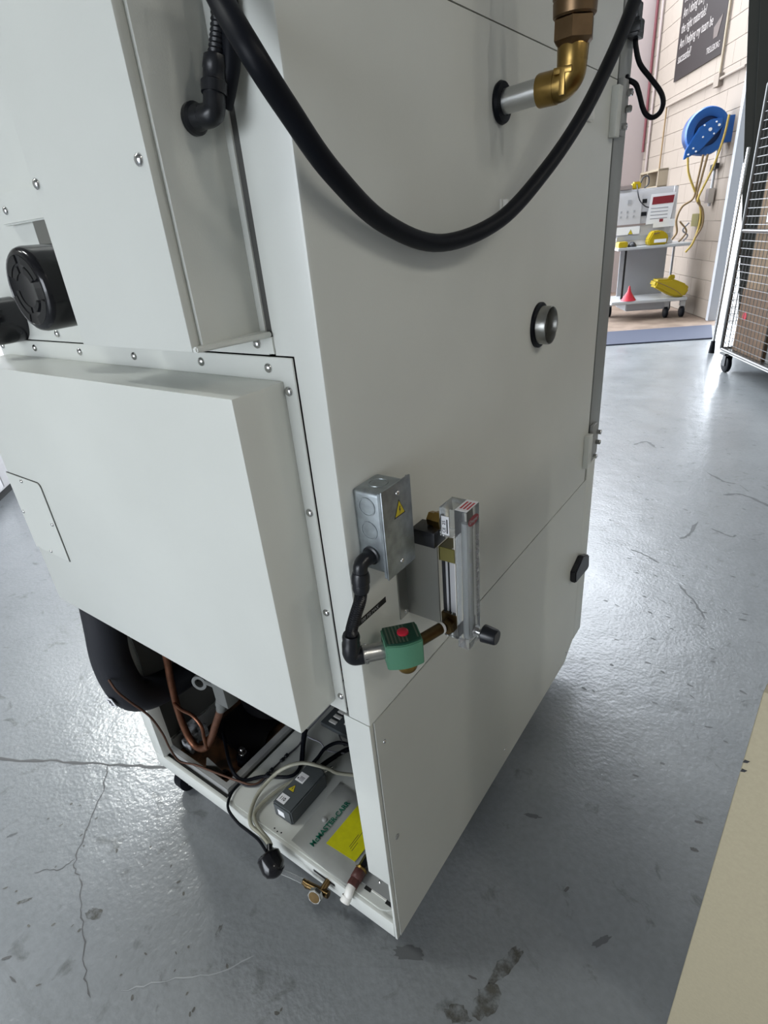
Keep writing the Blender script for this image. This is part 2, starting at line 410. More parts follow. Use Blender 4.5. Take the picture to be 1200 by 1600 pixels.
b = B(); box(b, -.4655, -.462, .012, .5, .10, .137); box(b, -.699, -.466, .0102, .0178, .10, .128); obj('pan_gap', b, 'gap_black', pan, 0)
# lower cover
b = B(); box(b, -.712, -.0372, -.003, -.0003, .631, 1.1205, .0008, 1); box(b, -.69, -.054, -.074, -.001, .648, 1.0965, .004)
lc = obj('lower_cover', b, 'paint', ch)
for x, z in ((-.073, 1.109), (-.048, 1.086), (-.046, .944), (-.045, .802), (-.043, .661), (-.183, 1.110), (-.319, 1.110), (-.454, 1.110), (-.588, 1.110), (-.700, 1.110)):
    screw((x, -.003, z), NY, lc)
def hatch_pts(g, y):
    x0, x1, z0, z1 = -.6905, -.5715 + g, .765, .9115 + g; r = .009
    P = [V(x0, y, z0), V(x0, y, z1)]
    for k in range(6):
        a = math.radians(90 - 18 * k); P.append(V(x1 - r + r * math.cos(a), y, z1 - r + r * math.sin(a)))
    P.append(V(x1, y, z0)); return P
b = B(); prism(b, hatch_pts(.0014, -.0743), (0, -.0004, 0)); hs = obj('hatch_gap', b, 'gap_black', lc, 0)
b = B(); prism(b, hatch_pts(0, -.0746), (0, -.0012, 0)); ht = obj('hatch', b, 'paint', lc, 0)
for x, z in ((-.636, .905), (-.682, .838), (-.580, .836), (-.630, .771)): screw((x, -.0758, z), NY, lc, SCREW_S)
# upper cover with its bottom lip
b = B(); box(b, -.276, -.0815, -.085, -.0765, 1.141, 1.94, .002); box(b, -.272, -.0835, -.077, -.0735, 1.146, 1.94); 
uc = obj('upper_cover', b, 'paint', ch)
b = B(); box(b, -.273, -.0790, -.0735, 0, 1.142, 1.94, .001); obj('side_duct', b, 'paint', uc)
b = B(); prism(b, [V(-.0815, -.085, 1.1405), V(-.0765, -.0835, 1.1405), V(-.0605, -.006, 1.1405), V(-.062, -.0005, 1.1405), V(-.082, -.0005, 1.1405)], (0, 0, .0055), .0012); obj('bottom_lip', b, 'paint', uc)
b = B(); box(b, -.30, -.0615, -.0025, -.0003, 1.1235, 1.1405); obj('bottom_bracket', b, 'paint', uc, 0)
screw((-.084, -.0026, 1.1335), NY, uc); screw((-.267, -.085, 1.297), NY, uc); screw((-.0925, -.085, 1.296), NY, uc); screw((-.30 + .01, -.0026, 1.133), NY, uc, SCREW_S)
screw((-.508, -.0005, 1.133), NY, uc)
# rear bracket beside the fan motor
b = B(); prism(b, [V(-.535, -.012, 1.275), V(-.535, -.012, 1.312), V(-.38, -.012, 1.312), V(-.38, -.012, 1.275)], (0, .012, 0), .002); fr = obj('motor_bracket', b, 'paint', ch)
screw((-.511, -.012, 1.292), NY, fr)
b = B(); box(b, -.46, -.37, -.008, 0, 1.225, 1.276); obj('bracket_box', b, 'stainless', fr, 0)
# side details
screw((.0, .027, .569), PX, lp, SCREW_S); screw((0, .866, .098), PX, lp, SCREW_S); screw((0, .45, .125), PX, lp, SCREW_S)
b = B(); cyl(b, (0, .030, .347), (.0015, .030, .347), .005, ch=.0005, seg=16); obj('plug', b, 'plate_grey', lp)
for z0, z1 in ((1.347, 1.428), (.668, .750)):
    b = B(); box(b, .0, .013, .879, .9055, z0, z1, .0015); hg = obj('hinge', b, 'paint', ch)
    b = B(); box(b, .0, .010, .914, .952, z0 + .004, z1 + .015, .003); lathe(b, (.008, .910, z0 + .012), (0, 0, 1), [(0, .006), (z1 - z0 - .02, .006)], 12); obj('hinge_leaf', b, 'plate_grey', hg)
    for dy, dz in ((.945, .074), (.945, .048), (.925, .018)):
        b = B(); cyl(b, (.010, dy, z0 + dz), (.0205, dy, z0 + dz), .0062, seg=6, ch=.001); obj('bolt', b, 'chrome' if dz != .048 else 'stainless', hg)
b = B(); prism(b, [V(0, .852, .352), V(0, .955, .338), V(0, .965, .345), V(0, .958, .384), V(0, .905, .408), V(0, .848, .388)], (.016, 0, 0), .003); obj('latch_pad', b, 'black_plastic', ch)
for y, z in ((.411, 1.241), (.757, 1.375)):
    b = B(); box(b, 0, .003, y - .010, y + .010, z - .011, z + .011, .001); box(b, .003, .011, y - .006, y - .003, z - .010, z + .010, .0008); cp = obj('cable_clip', b, 'white_plastic', ch)
# cable port
b = B(); lathe(b, (0, .562, 1.058), PX, [(0, .0375), (.004, .0375), (.006, .034), (.006, .028)], 40, False); pr = obj('port_gasket', b, 'black_rubber', ch)
b = B(); lathe(b, (0, .562, 1.058), PX, [(.004, .0315), (.021, .0315), (.023, .0305), (.021, .0292), (.002, .0292), (.001, .001)], 40, False); obj('port_sleeve', b, 'stainless', pr)
# casters
for x, y in ((-.672, .040), (-.12, .13), (-.12, .82), (-.66, .82)):
    b = B(); box(b, x - .03, x + .03, y - .03, y + .03, .083, .0905); box(b, x - .021, x - .017, y - .018, y + .018, .03, .085); box(b, x + .017, x + .021, y - .018, y + .018, .03, .085); cyl(b, (x - .024, y, .037), (x + .024, y, .037), .006)
    c = obj('caster', b, 'caster_fork', ch)
    b = B(); lathe(b, (x - .0155, y, .0375), PX, [(0, .028), (.003, .036), (.028, .036), (.031, .028)], 24); obj('wheel', b, 'black_rubber', c)
# label tape
b = B(); box(b, .0001, .0006, .003, .0625, .7925, .8010); tp = obj('label_tape', b, 'gap_black', sp, 0); tp['label'] = 'black label tape reading 100 PSI MAX'
text('tape_lettering', '100 PSI MAX', (.0007, .0085, .7945), (0, 1, 0), (0, 0, 1), .0070, 'plate_grey', tp, squeeze=.98)

# ================================================================== fan motors on the rear
def motor(label, cx, cz, y0, r, slots):
    t = thing('fan_motor', label, 'motor', (cx, y0, cz))
    b = B(); lathe(b, (cx, 0, cz), NY, [(0, r), (-y0 - .008, r), (-y0 - .003, r * .965), (-y0, r * .90), (-y0 + .0008, r * .82), (-y0, r * .80)], 40); obj('housing', b, 'black_gloss', t)
    for (ra, rb, a0, a1) in slots:
        b = B(); P = []
        n = 8
        for k in range(n + 1): a = math.radians(a0 + (a1 - a0) * k / n); P.append(V(cx + rb * r * math.cos(a), y0 - .0011, cz + rb * r * math.sin(a)))
        for k in range(n, -1, -1): a = math.radians(a0 + (a1 - a0) * k / n); P.append(V(cx + ra * r * math.cos(a), y0 - .0011, cz + ra * r * math.sin(a)))
        prism(b, P, (0, .0012, 0)); obj('vent_slot', b, 'gap_black', t, 0)
    return t
motor('glossy black round motor with vent slots, partly behind the upper rear cover', -.387, 1.199, -.075, .048,
      [(.62, .80, 95, 150), (.40, .56, 100, 145), (.62, .80, 20, 75), (.40, .56, 25, 70), (.62, .80, 190, 245), (.40, .54, 180, 260), (.62, .82, 280, 340), (.40, .52, 285, 325)])
motor('black round motor cut by the left picture edge, lower than the slotted one', -.622, 1.152, -.045, .033, [])

# ================================================================== black hose across the side
b = B(); tube(b, [(-.034, -.041, 1.425), (-.006, -.048, 1.383), (.020, -.051, 1.347), (.023, -.026, 1.317), (.024, .019, 1.275), (.018, .100, 1.233), (.022, .202, 1.209), (.041, .312, 1.226), (.057, .413, 1.277), (.071, .510, 1.344), (.078, .609, 1.426), (.080, .679, 1.491), (.080, .74, 1.55)], .0095, 16)
tag(obj('rubber_hose', b, 'black_rubber'), 'thick black rubber hose hanging in a loop across the chamber side', 'hose')
# conduit elbow on the upper cover
t = thing('conduit_elbow', 'black plastic elbow with corrugated conduit on the upper rear cover side', 'conduit', (-.0785, -.031, 1.326))
b = B(); lathe(b, (-.0788, -.033, 1.325), PX, [(0, .0125), (.004, .0125), (.006, .010), (.014, .009)], 24); tube(b, [(-.068, -.033, 1.325), (-.057, -.032, 1.325), (-.054, -.030, 1.329), (-.053, -.027, 1.341)], .0092, 14); obj('elbow', b, 'black_plastic', t)
b = B(); lathe(b, (-.053, -.028, 1.338), (.03, .30, .95), [(0, .0105), (.008, .0112), (.009, .0098), (.017, .0098), (.018, .0105), (.026, .0100), (.027, .008)], 20); obj('sleeve', b, 'black_plastic', t)
b = B(); tube(b, [(-.052, -.021, 1.361), (-.051, -.010, 1.39), (-.050, -.002, 1.43), (-.05, .0, 1.50)], .0068, 12, 16, rfun=lambda i: .0072 if i % 2 else .0060); obj('corrugated_tube', b, 'black_plastic', t)
b = B(); tube(b, [(-.054, -.020, 1.330), (-.048, -.016, 1.345), (-.042, -.012, 1.365), (-.040, -.008, 1.40), (-.040, -.003, 1.50)], .0075, 12); obj('cable', b, 'black_rubber', t)

# ================================================================== steel pipe and brass valve
t = thing('brass_valve', 'brass elbow and valve body on a steel pipe from the chamber side', 'valve', (0, .40, 1.36))
b = B(); lathe(b, (0, .40, 1.360), PX, [(0, .0225), (.003, .0240), (.007, .0225), (.008, .0140)], 28, False); obj('grommet', b, 'black_rubber', t)
b = B(); cyl(b, (0, .40, 1.360), (.056, .40, 1.364), .0142, seg=28); obj('pipe', b, 'aluminium', t)
b = B(); lathe(b, (.052, .40, 1.3635), (1, 0, .02), [(0, .0172), (.002, .0180), (.022, .0180)], 24)
tube(b, [(.066, .40, 1.364), (.080, .40, 1.365), (.0905, .40, 1.374), (.092, .40, 1.394)], .0172, 20); lathe(b, (.092, .40, 1.385), (0, 0, 1), [(0, .0172), (.014, .0178), (.016, .0172)], 24); obj('elbow', b, 'brass', t)
b = B(); box(b, .0835, .0905, .3815, .386, 1.352, 1.380, .0015); box(b, .076, .098, .3818, .386, 1.373, 1.380, .0015); obj('cast_mark', b, 'brass', t)
b = B(); lathe(b, (.092, .40, 1.398), (0, 0, 1), [(0, .0172), (.006, .0225), (.007, .0238), (.026, .0238), (.028, .0215)], 6); obj('union_nut', b, 'bronze', t)
b = B(); lathe(b, (.092, .40, 1.4255), (0, 0, 1), [(0, .0220), (.002, .0240), (.015, .0245), (.016, .0230), (.018, .0250), (.05, .0255), (.052, .02), (.10, .02)], 28); obj('valve_body', b, 'bronze', t)

# ================================================================== connector and cable loop at the door
t = thing('cable_connector', 'black cable connector with looping cable at the chamber door edge', 'connector', (.0, .96, 1.50))
b = B(); box(b, -.010, .020, .945, .985, 1.506, 1.535, .003); box(b, -.006, .016, .948, .98, 1.533, 1.56, .003); box(b, -.002, .024, .942, .96, 1.512, 1.528, .002); obj('plug', b, 'black_plastic', t)
b = B(); tube(b, [(.008, .972, 1.512), (.012, .97, 1.492), (.022, .97, 1.466), (.044, .97, 1.440), (.064, .97, 1.416), (.071, .97, 1.398), (.067, .97, 1.383), (.055, .97, 1.377), (.043, .97, 1.383), (.034, .97, 1.397), (.026, .97, 1.418), (.018, .97, 1.435), (.007, .968, 1.443), (-.001, .965, 1.446)], .0047, 12); obj('cable', b, 'black_rubber', t)
b = B(); lathe(b, (.0, .966, 1.446), PX, [(0, .008), (.004, .008), (.005, .006)], 14); obj('cable_boot', b, 'black_rubber', t)

# ================================================================== junction box
t = thing('junction_box', 'grey galvanised junction box with yellow warning triangle on the chamber side', 'electrical box', (.02, .045, .87))
b = B(); box(b, 0, .0425, .0205, .0695, .8705, .9745, .006, 3); jb = obj('box_body', b, 'galvanised', t)
for z in (.955, .925, .893):
    b = B(); lathe(b, (.020, .0205, z), NY, [(0, .0118), (.0007, .0116), (.0007, .0100), (.0001, .0098)], 28, False); obj('knockout', b, 'galvanised', jb)
b = B(); lathe(b, (.020, .045, .9745), (0, 0, 1), [(0, .0118), (.0007, .0116), (.0007, .0100), (.0001, .0098)], 28, False); obj('knockout', b, 'galvanised', jb)
b = B(); box(b, .0425, .0447, .0165, .0735, .8665, .9785, .0009, 2); box(b, .0385, .0430, .0165, .0185, .8680, .9770, .0008, 1); box(b, .0385, .0430, .0715, .0735, .8680, .9770, .0008, 1)
jc = obj('box_cover', b, 'galvanised', t)
screw((.0447, .046, .9665), PX, jc, SCREW_S); screw((.0447, .045, .8790), PX, jc, SCREW_S)
warning(jc, (.0448, .0475, .9465), (0, 1, 0), (0, 0, 1), (1, 0, 0), .0195)
# flexible conduit from the box to the solenoid
t = thing('flexible_conduit', 'black corrugated conduit joining the junction box to the green valve', 'conduit', (.01, .0, .76))
b = B(); lathe(b, (.020, .0205, .893), NY, [(0, .0108), (.003, .0115), (.004, .0095), (.009, .0088)], 22); tube(b, [(.020, .013, .893), (.0195, .005, .893), (.019, -.001, .889), (.0185, -.002, .880)], .0088, 16); obj('elbow', b, 'black_plastic', t)
b = B(); lathe(b, (.0187, -.002, .882), (-.05, -.05, -1), [(0, .0092), (.005, .0108), (.014, .0108), (.015, .0098), (.022, .0104), (.027, .0090)], 20); obj('sleeve', b, 'black_plastic', t)
b = B(); tube(b, [(.0175, -.0035, .858), (.0155, -.005, .843), (.009, -.009, .822), (.003, -.012, .802), (.0005, -.013, .790)], .0070, 14, 14, rfun=lambda i: .0078 if i % 2 else .0066); obj('corrugated_tube', b, 'black_plastic', t)
b = B(); lathe(b, (.0012, -.0128, .793), (-.10, -.06, -1), [(0, .0100), (.004, .0112), (.012, .0104), (.014, .0116), (.026, .0112)], 20); tube(b, [(-.001, -.0140, .772), (-.002, -.0145, .764), (.0005, -.0120, .7565), (.008, -.0035, .7555), (.0115, .0002, .7558)], .0108, 16); obj('lower_elbow', b, 'black_plastic', t)

# ================================================================== green solenoid valve, turned 47 degrees
t = thing('solenoid_valve', 'green solenoid valve with red button and ribbed dark green top', 'valve', (.043, .034, .72))
S0 = Vector((.043, .033, .757)); ca, sa = math.cos(math.radians(47)), math.sin(math.radians(47))
SX = Vector((ca, sa, 0)); SY = Vector((-sa, ca, 0)); SZ = Vector((0, 0, 1))     # SX along the front face, SY to the back
SM = Matrix((SX, SY, SZ)).transposed().to_4x4(); SM.translation = S0
def sol(bm): bmesh.ops.transform(bm, matrix=SM, verts=bm.verts); return bm
b = B(); n = 10                                                               # yoke: curved front face
P = [V(-.0235, .019, -.019)] + [V(-.0235 + .047 * k / n, -.0165 - .0045 * math.sin(math.pi * k / n), -.019) for k in range(n + 1)] + [V(.0235, .019, -.019)]
prism(b, P, (0, 0, .0375), .0012); obj('yoke', sol(b), 'green', t)
b = B(); P = [V(-.0215, .0185, .0185)] + [V(-.0215 + .043 * k / n, -.0145 - .0045 * math.sin(math.pi * k / n), .0185) for k in range(n + 1)] + [V(.0215, .0185, .0185)]
prism(b, P, (0, 0, .0025), .0006); tpp = obj('top_plate', sol(b), 'green_dark', t)
for k in range(6):
    x = -.019 + k * .0045
    b = B(); box(b, x, x + .0018, -.0160, .0175, .0209, .0214); obj('print_stripe', sol(b), 'green_stripe', tpp, 0)
b = B(); box(b, .0175, .0195, -.012, .0165, .0209, .0213); obj('print_stripe', sol(b), 'green_stripe', tpp, 0)
b = B(); lathe(b, (.002, .001, .0205), (0, 0, 1), [(0, .0075), (.003, .0072), (.0042, .0055)], 24); obj('red_button', sol(b), 'red', t)
b = B(); lathe(b, (.004, .0, -.019), (0, 0, -1), [(0, .0125), (.002, .0135), (.012, .0135), (.016, .0120), (.019, .0090)], 24); obj('valve_base', sol(b), 'brass', t)
b = B(); lathe(b, (-.0232, .001, .0), (-1, 0, 0), [(0, .0108), (.003, .0112), (.022, .0112), (.0235, .0120), (.0275, .0120), (.028, .0100)], 24); hub = obj('conduit_hub', sol(b), 'steel', t)
for a in range(0, 360, 60):
    q = V(-.0490, .001 + .0118 * math.cos(math.radians(a)), .0118 * math.sin(math.radians(a)))
    b = B(); cyl(b, q, q + V(.004, 0, 0), .0012, seg=8); obj('crimp', sol(b), 'chrome', hub)
# brass nipple to the meter
b = B(); tube(b, [(.049, .048, .752), (.0555, .075, .750), (.0615, .101, .748)], .0078, 18, 4)
t2 = tag(obj('pipe_nipple', b, 'brass_dark'), 'short brass pipe between the green valve and the flow meter', 'pipe')
b = B(); cyl(b, (.0605, .0965, .7483), (.0617, .1005, .7480), .0084, seg=20, ch=.0006); obj('sealing_tape', b, 'white', t2)

# ================================================================== stainless bracket and flow meter
b = B(); box(b, .0002, .002, .090, .112, .745, .885); box(b, .0002, .053, .110, .112, .745, .868)
br = tag(obj('meter_bracket', b, 'stainless', None, 0), 'bent stainless steel bracket holding the clear flow meter', 'bracket')
screw((.002, .103, .7515), PX, br, SCREW_S); screw((.002, .101, .875), PX, br, SCREW_S)
t = thing('flow_meter', 'clear acrylic flow meter with printed scale and black knob', 'flow meter', (.075, .13, .715))
X0, X1, Y0, Y1, Z0, Z1 = .0565, .0945, .1135, .1465, .712, .921
b = B(); box(b, .0775, X1, Y0, Y1, Z0, Z1, .0012); body = obj('scale_block', b, 'acrylic_edge', t)
obj('end_block', box(B(), X0, .0775, Y0, Y1, Z1 - .040, Z1, .001), 'acrylic_edge', t)
obj('end_block', box(B(), X0, .0775, Y0, Y1, Z0 + .012, Z0 + .036, .001), 'acrylic_edge', t)
b = B(); box(b, .0765, .0772, Y0 - .001, Y1 - .004, Z0 + .036, Z1 - .036); obj('backing_strip', b, 'white_plastic', t, 0)
b = B(); cyl(b, (.0855, .130, Z0 + .012), (.0855, .130, Z1 - .022), .0052, seg=18); obj('metering_tube', b, 'bore', body)
b = B(); lathe(b, (.0855, .130, Z0 + .05), (0, 0, 1), [(0, .001), (.006, .0045), (.012, .0045)], 14); obj('float', b, 'black_plastic', body)
for k in range(19):
    z = Z0 + .040 + k * .0070; l = .008 if k % 2 else .0045
    b = B(); box(b, X1 + .00005, X1 + .0003, Y1 - .0045 - l, Y1 - .0045, z, z + .0009); obj('scale_mark', b, 'ink_grey', body, 0)
for k, s in enumerate(('4', '8', '12', '16', '20', '24')):
    text('scale_number', s, (X1 + .0002, Y0 + .004, Z0 + .046 + k * .021), (0, 1, 0), (0, 0, 1), .006, 'ink_grey', body)
b = B(); P = [V(X1 + .0001, .130 + .0135 * math.cos(a), .904 + .0066 * math.sin(a)) for a in [2 * math.pi * k / 24 for k in range(24)]]; prism(b, P, (.0003, 0, 0)); lg = obj('oval_logo', b, 'red_dark', body, 0); lg['label'] = 'small dark red oval maker logo'
text('logo_lettering', 'Dwyer', (X1 + .0006, .1195, .9018), (0, 1, 0), (0, 0, 1), .0075, 'plate_grey', lg)
b = B(); box(b, X1 - .0165, X1 - .0005, Y0 + .001, Y1 - .001, Z1 + .0001, Z1 + .0005); st = obj('top_sticker', b, 'paper', body, 0)
for k in range(3):
    b = B(); box(b, X1 - .0135 + k * .0045, X1 - .0112 + k * .0045, Y0 + .007, Y1 - .006, Z1 + .0005, Z1 + .0007); obj('sticker_line', b, 'red', st, 0)
b = B(); box(b, X0 + .003, X0 + .0135, Y0 - .0005, Y0 - .0001, .884, .910); st2 = obj('approval_sticker', b, 'paper', t, 0)
b = B(); box(b, X0 + .0100, X0 + .0118, Y0 - .0007, Y0 - .0005, .8865, .906); obj('sticker_line', b, 'ink', st2, 0)
text('sticker_lettering', 'CE  25', (X0 + .0085, Y0 - .0007, .887), (0, 0, 1), (-1, 0, 0), .0062, 'ink', st2)
for z0, z1 in ((.846, .866), (.744, .764)):
    b = B(); box(b, X0 - .002, .0772, Y0 - .0022, Y0 - .0004, z0, z1, .0005, 1); box(b, X0 - .002, X0 - .0004, Y0 - .0022, Y1, z0, z1); obj('strap', b, 'olive' if z0 > .8 else 'brass_dark', t, 0)
b = B(); box(b, .0565, .0595, Y0 + .001, Y0 + .005, .764, .846); box(b, .064, .066, Y0 + .003, Y0 + .006, .764, .846); obj('back_rod', b, 'black_plastic', t, 0)
b = B(); box(b, .060, .076, Y0 + .004, Y0 + .008, .764, .846); obj('inner_plate', b, 'instr_grey', t, 0)
b = B(); lathe(b, (X1, .130, .7355), PX, [(0, .0045), (.012, .0045)], 16); lathe(b, (X1, .130, .7355), PX, [(0, .0085), (.0015, .0085)], 18); stem = obj('knob_stem', b, 'chrome', t)
b = B(); lathe(b, (X1 + .011, .130, .7355), PX, [(0, .0095), (.002, .0125), (.020, .0108), (.022, .0095)], 20); obj('knob', b, 'black_plastic', t)
b = B(); lathe(b, (.067, Y0 - .001, .7475), (0, -1, 0), [(0, .011), (.010, .011), (.012, .009)], 6); obj('lower_fitting', b, 'brass_dark', t)
b = B(); lathe(b, (.066, .124, .738), (0, 0, -1), [(0, .006), (.016, .006), (.018, .004)], 14); obj('inlet_screw', b, 'steel', t)
b = B(); lathe(b, (X0, .122, .898), (-1, 0, 0), [(0, .0115), (.010, .0115), (.011, .0095), (.019, .0095)], 6); obj('upper_fitting', b, 'brass', t)
b = B(); box(b, .022, .0560, .1000, .128, .8685, .890, .001); obj('fitting_block', b, 'black_plastic', t)

# ================================================================== compressor compartment
t = thing('compressor', 'black compressor in the open base compartment with rusty pan', 'compressor', (-.57, .25, .10))
b = B(); lathe(b, (-.585, .30, .125), (0, 0, 1), [(0, .075), (.02, .10), (.06, .105), (.19, .105), (.235, .09), (.262, .045), (.268, .0)], 32); obj('shell', b, 'compressor', t)
b = B(); prism(b, [V(-.668, .125, .112), V(-.53, .115, .112), V(-.495, .085, .112), V(-.490, .135, .112), V(-.53, .20, .112), V(-.53, .42, .112), V(-.665, .42, .112)], (0, 0, .006)); obj('mounting_plate', b, 'compressor', t, 0)
b = B(); lathe(b, (-.513, .105, .118), (0, 0, 1), [(0, .018), (.022, .016), (.024, .009), (.030, .009)], 18); ft = obj('rubber_foot', b, 'black_rubber', t)
b = B(); lathe(b, (-.513, .105, .146), (0, 0, 1), [(0, .0105), (.002, .0105), (.0025, .0085), (.012, .0080), (.013, .004), (.020, .004)], 12); obj('bolt', b, 'chrome', ft)
b = B(); lathe(b, (-.535, .060, .102), (0, 0, 1), [(0, .011), (.008, .011), (.009, .006), (.016, .006)], 12); obj('foot_nut', b, 'compressor', t)
b = B(); box(b, -.675, -.625, .06, .10, .150, .185, .004); box(b, -.665, -.630, .045, .06, .13, .16, .003); obj('terminal_cover', b, 'rust_white', t)
b = B(); tube(b, [(-.600, .050, .50), (-.613, .050, .425), (-.629, .050, .352), (-.639, .050, .258), (-.632, .050, .190), (-.607, .050, .166), (-.565, .050, .190), (-.520, .050, .255), (-.497, .050, .296), (-.452, .052, .375)], .0082, 14); obj('copper_pipe', b, 'copper', t)
b = B(); tube(b, [(-.632, .043, .30), (-.600, .041, .298), (-.560, .040, .304), (-.536, .040, .285), (-.540, .040, .245), (-.547, .042, .205)], .0040, 10); obj('copper_branch', b, 'copper', t)
b = B(); lathe(b, (-.456, .052, .368), (.40, .0, .92), [(0, .0105), (.018, .0105), (.02, .013), (.05, .013), (.052, .01)], 14); box(b, -.442, -.405, .038, .066, .405, .475, .003); obj('service_valve', b, 'instr_dark', t)
b = B(); lathe(b, (-.492, .047, .432), (.35, -.9, .1), [(0, .017), (.008, .017), (.008, .010), (0, .010), (0, .017)], 20, False); cyl(b, (-.478, .05, .435), (-.44, .05, .44), .006); obj('valve_ring', b, 'instr_dark', t)
b = B(); prism(b, [V(-.575, .033, .105), V(-.545, .034, .185), V(-.530, .060, .105)], (.002, .002, 0)); obj('gusset', b, 'liner', t, 0)
# black foam insulated pipe
b = B(); tube(b, [(-.630, -.026, .66), (-.645, -.032, .57), (-.668, -.034, .49), (-.678, -.030, .42), (-.681, -.018, .365), (-.686, .012, .33), (-.692, .06, .31), (-.694, .13, .30)], .038, 24)
fp = tag(obj('insulated_pipe', b, 'foam_black'), 'thick black foam insulated pipe bend at the left of the open compartment', 'pipe')
LP = Vector((-.6715, -.0668, .390)); lx = Vector((-.02, .20, -1)).normalized(); ln = Vector((.17, -.97, -.19)).normalized(); ly = ln.cross(lx)
b = B(); quad(b, LP - ly * .011 - lx * .002, lx * .030, ly * .022, ln * .0012); lb = obj('white_label', b, 'paper', fp, 0); lb['label'] = 'small white label with black letters on the foam'
text('label_lettering', 'MA', LP - ly * .005 + ln * .0016 + lx * .003, lx, ly, .015, 'ink', lb, bold=True)
# capillary tube
b = B(); tube(b, [(-.645, -.062, .452), (-.628, -.062, .430), (-.616, -.050, .395), (-.600, -.030, .345), (-.612, -.012, .27), (-.620, -.004, .205), (-.618, .006, .156), (-.580, .021, .152), (-.536, .030, .151), (-.464, .044, .152), (-.430, .062, .142), (-.419, .091, .141)], .0024, 8)
tag(obj('capillary_tube', b, 'copper_dark'), 'thin brown capillary tube running along the compressor pan rim', 'tube')

# ================================================================== things on the base deck
DZ = .1371
t = thing('pump_box', 'dark grey plastic box with white labels and small warning triangle on the deck', 'box', (-.312, .094, DZ))
b = B(); prism(b, [V(-.338, .038, DZ), V(-.286, .038, DZ), V(-.286, .150, DZ), V(-.300, .156, DZ), V(-.338, .150, DZ)], (0, 0, .041), .003); pb = obj('case', b, 'grey_box', t)
zt = DZ + .0411
b = B(); box(b, -.3335, -.3115, .046, .0655, zt, zt + .0003); l1 = obj('voltage_label', b, 'paper', t, 0)
text('label_lettering', '110', (-.3305, .0515, zt + .0004), (1, 0, 0), (0, 1, 0), .0115, 'ink', l1, bold=True, squeeze=.85)
b = B(); box(b, -.3335, -.3115, .103, .126, zt, zt + .0003); l2 = obj('rating_label', b, 'paper', t, 0)
for k in range(4):
    b = B(); box(b, -.327, -.315, .107 + k * .0028, .1085 + k * .0028, zt + .0003, zt + .0005); obj('print_line', b, 'ink_grey', l2, 0)
b = B(); box(b, -.3315, -.3285, .108, .112, zt + .0003, zt + .0005); obj('print_mark', b, 'ink', l2, 0)
warning(t, (-.3220, .0845, zt), (1, 0, 0), (0, 1, 0), (0, 0, 1), .0165)
b = B(); box(b, -.325, -.307, .0377, .0380, DZ + .011, DZ + .027); obj('end_label', b, 'paper', t, 0)
b = B(); lathe(b, (-.296, .155, DZ + .034), (.4, 1, 0), [(0, .004), (.012, .004), (.013, .0028), (.022, .0028)], 12); obj('hose_barb', b, 'chrome', t)

# plastic bag with lettering
b = B(); nx, ny = 14, 14; b2 = bmesh.new(); g = [[None] * (ny + 1) for _ in range(nx + 1)]
for i in range(nx + 1):
    for j in range(ny + 1):
        x = -.268 + .158 * i / nx; y = .014 + .158 * j / ny - .012 * i / nx
        e = min(i, nx - i, j, ny - j)
        z = DZ + .0012 + (.0022 if e else 0) + .0010 * math.sin(i * 1.3 + j * .7) * (1 if e else 0)
        g[i][j] = b2.verts.new((x, y, z))
for i in range(nx):
    for j in range(ny): b2.faces.new([g[i][j], g[i + 1][j], g[i + 1][j + 1], g[i][j + 1]])
bmesh.ops.solidify(b2, geom=b2.faces[:], thickness=.001); merge(b, b2)
bag = tag(obj('plastic_bag', b, 'bag'), 'clear plastic parts bag with green lettering and yellow label', 'bag')
text('bag_lettering', 'McMASTER-CARR', (-.2175, .0255, DZ + .0058), (.035, 1, 0), (-1, .035, 0), .0165, 'green_text', bag, bold=True, squeeze=.90)
b = B(); quad(b, (-.200, .045, DZ + .0064), (.072, .002, 0), (.004, .100, 0), (0, 0, .0005)); yl = obj('yellow_label', b, 'yellow_label', bag, 0); yl['label'] = 'bright yellow paper label'
for k, (x, y0, l) in enumerate(((-.152, .062, .045), (-.156, .064, .030), (-.147, .060, .02))):
    b = B(); box(b, x, x + .0012, y0, y0 + l, DZ + .0069, DZ + .0071); obj('print_line', b, 'olive', yl, 0)
b = B(); lathe(b, (-.237, .083, DZ + .004), (0, 0, 1), [(0, .006), (.003, .0055), (.0045, .003)], 16)
tag(obj('bolt_cap', b, 'plate_grey'), 'small grey bolt cap poking from the deck beside the plastic bag', 'bolt')
# grey clear plate and dark slots at the right end
b = B(); box(b, -.104, -.013, .0265, .0535, DZ, DZ + .0016); box(b, -.104, -.013, .052, .0535, DZ, DZ + .012); pl = tag(obj('deck_plate', b, 'plate_grey', None, 0), 'grey angle plate on the deck below the corner post', 'plate')
screw((-.0665, .045, DZ + .0016), (0, 0, 1), pl, SCREW_S)
for x0, x1 in ((-.086, -.072), (-.038, -.013)):
    b = B(); box(b, x0, x1, .0195, .0262, DZ, DZ + .0012); obj('edge_slot', b, 'gap_black', pl, 0)
b = B(); box(b, -.072, -.038, .0235, .0262, DZ, DZ + .0014); obj('edge_strip', b, 'white_plastic', pl, 0)
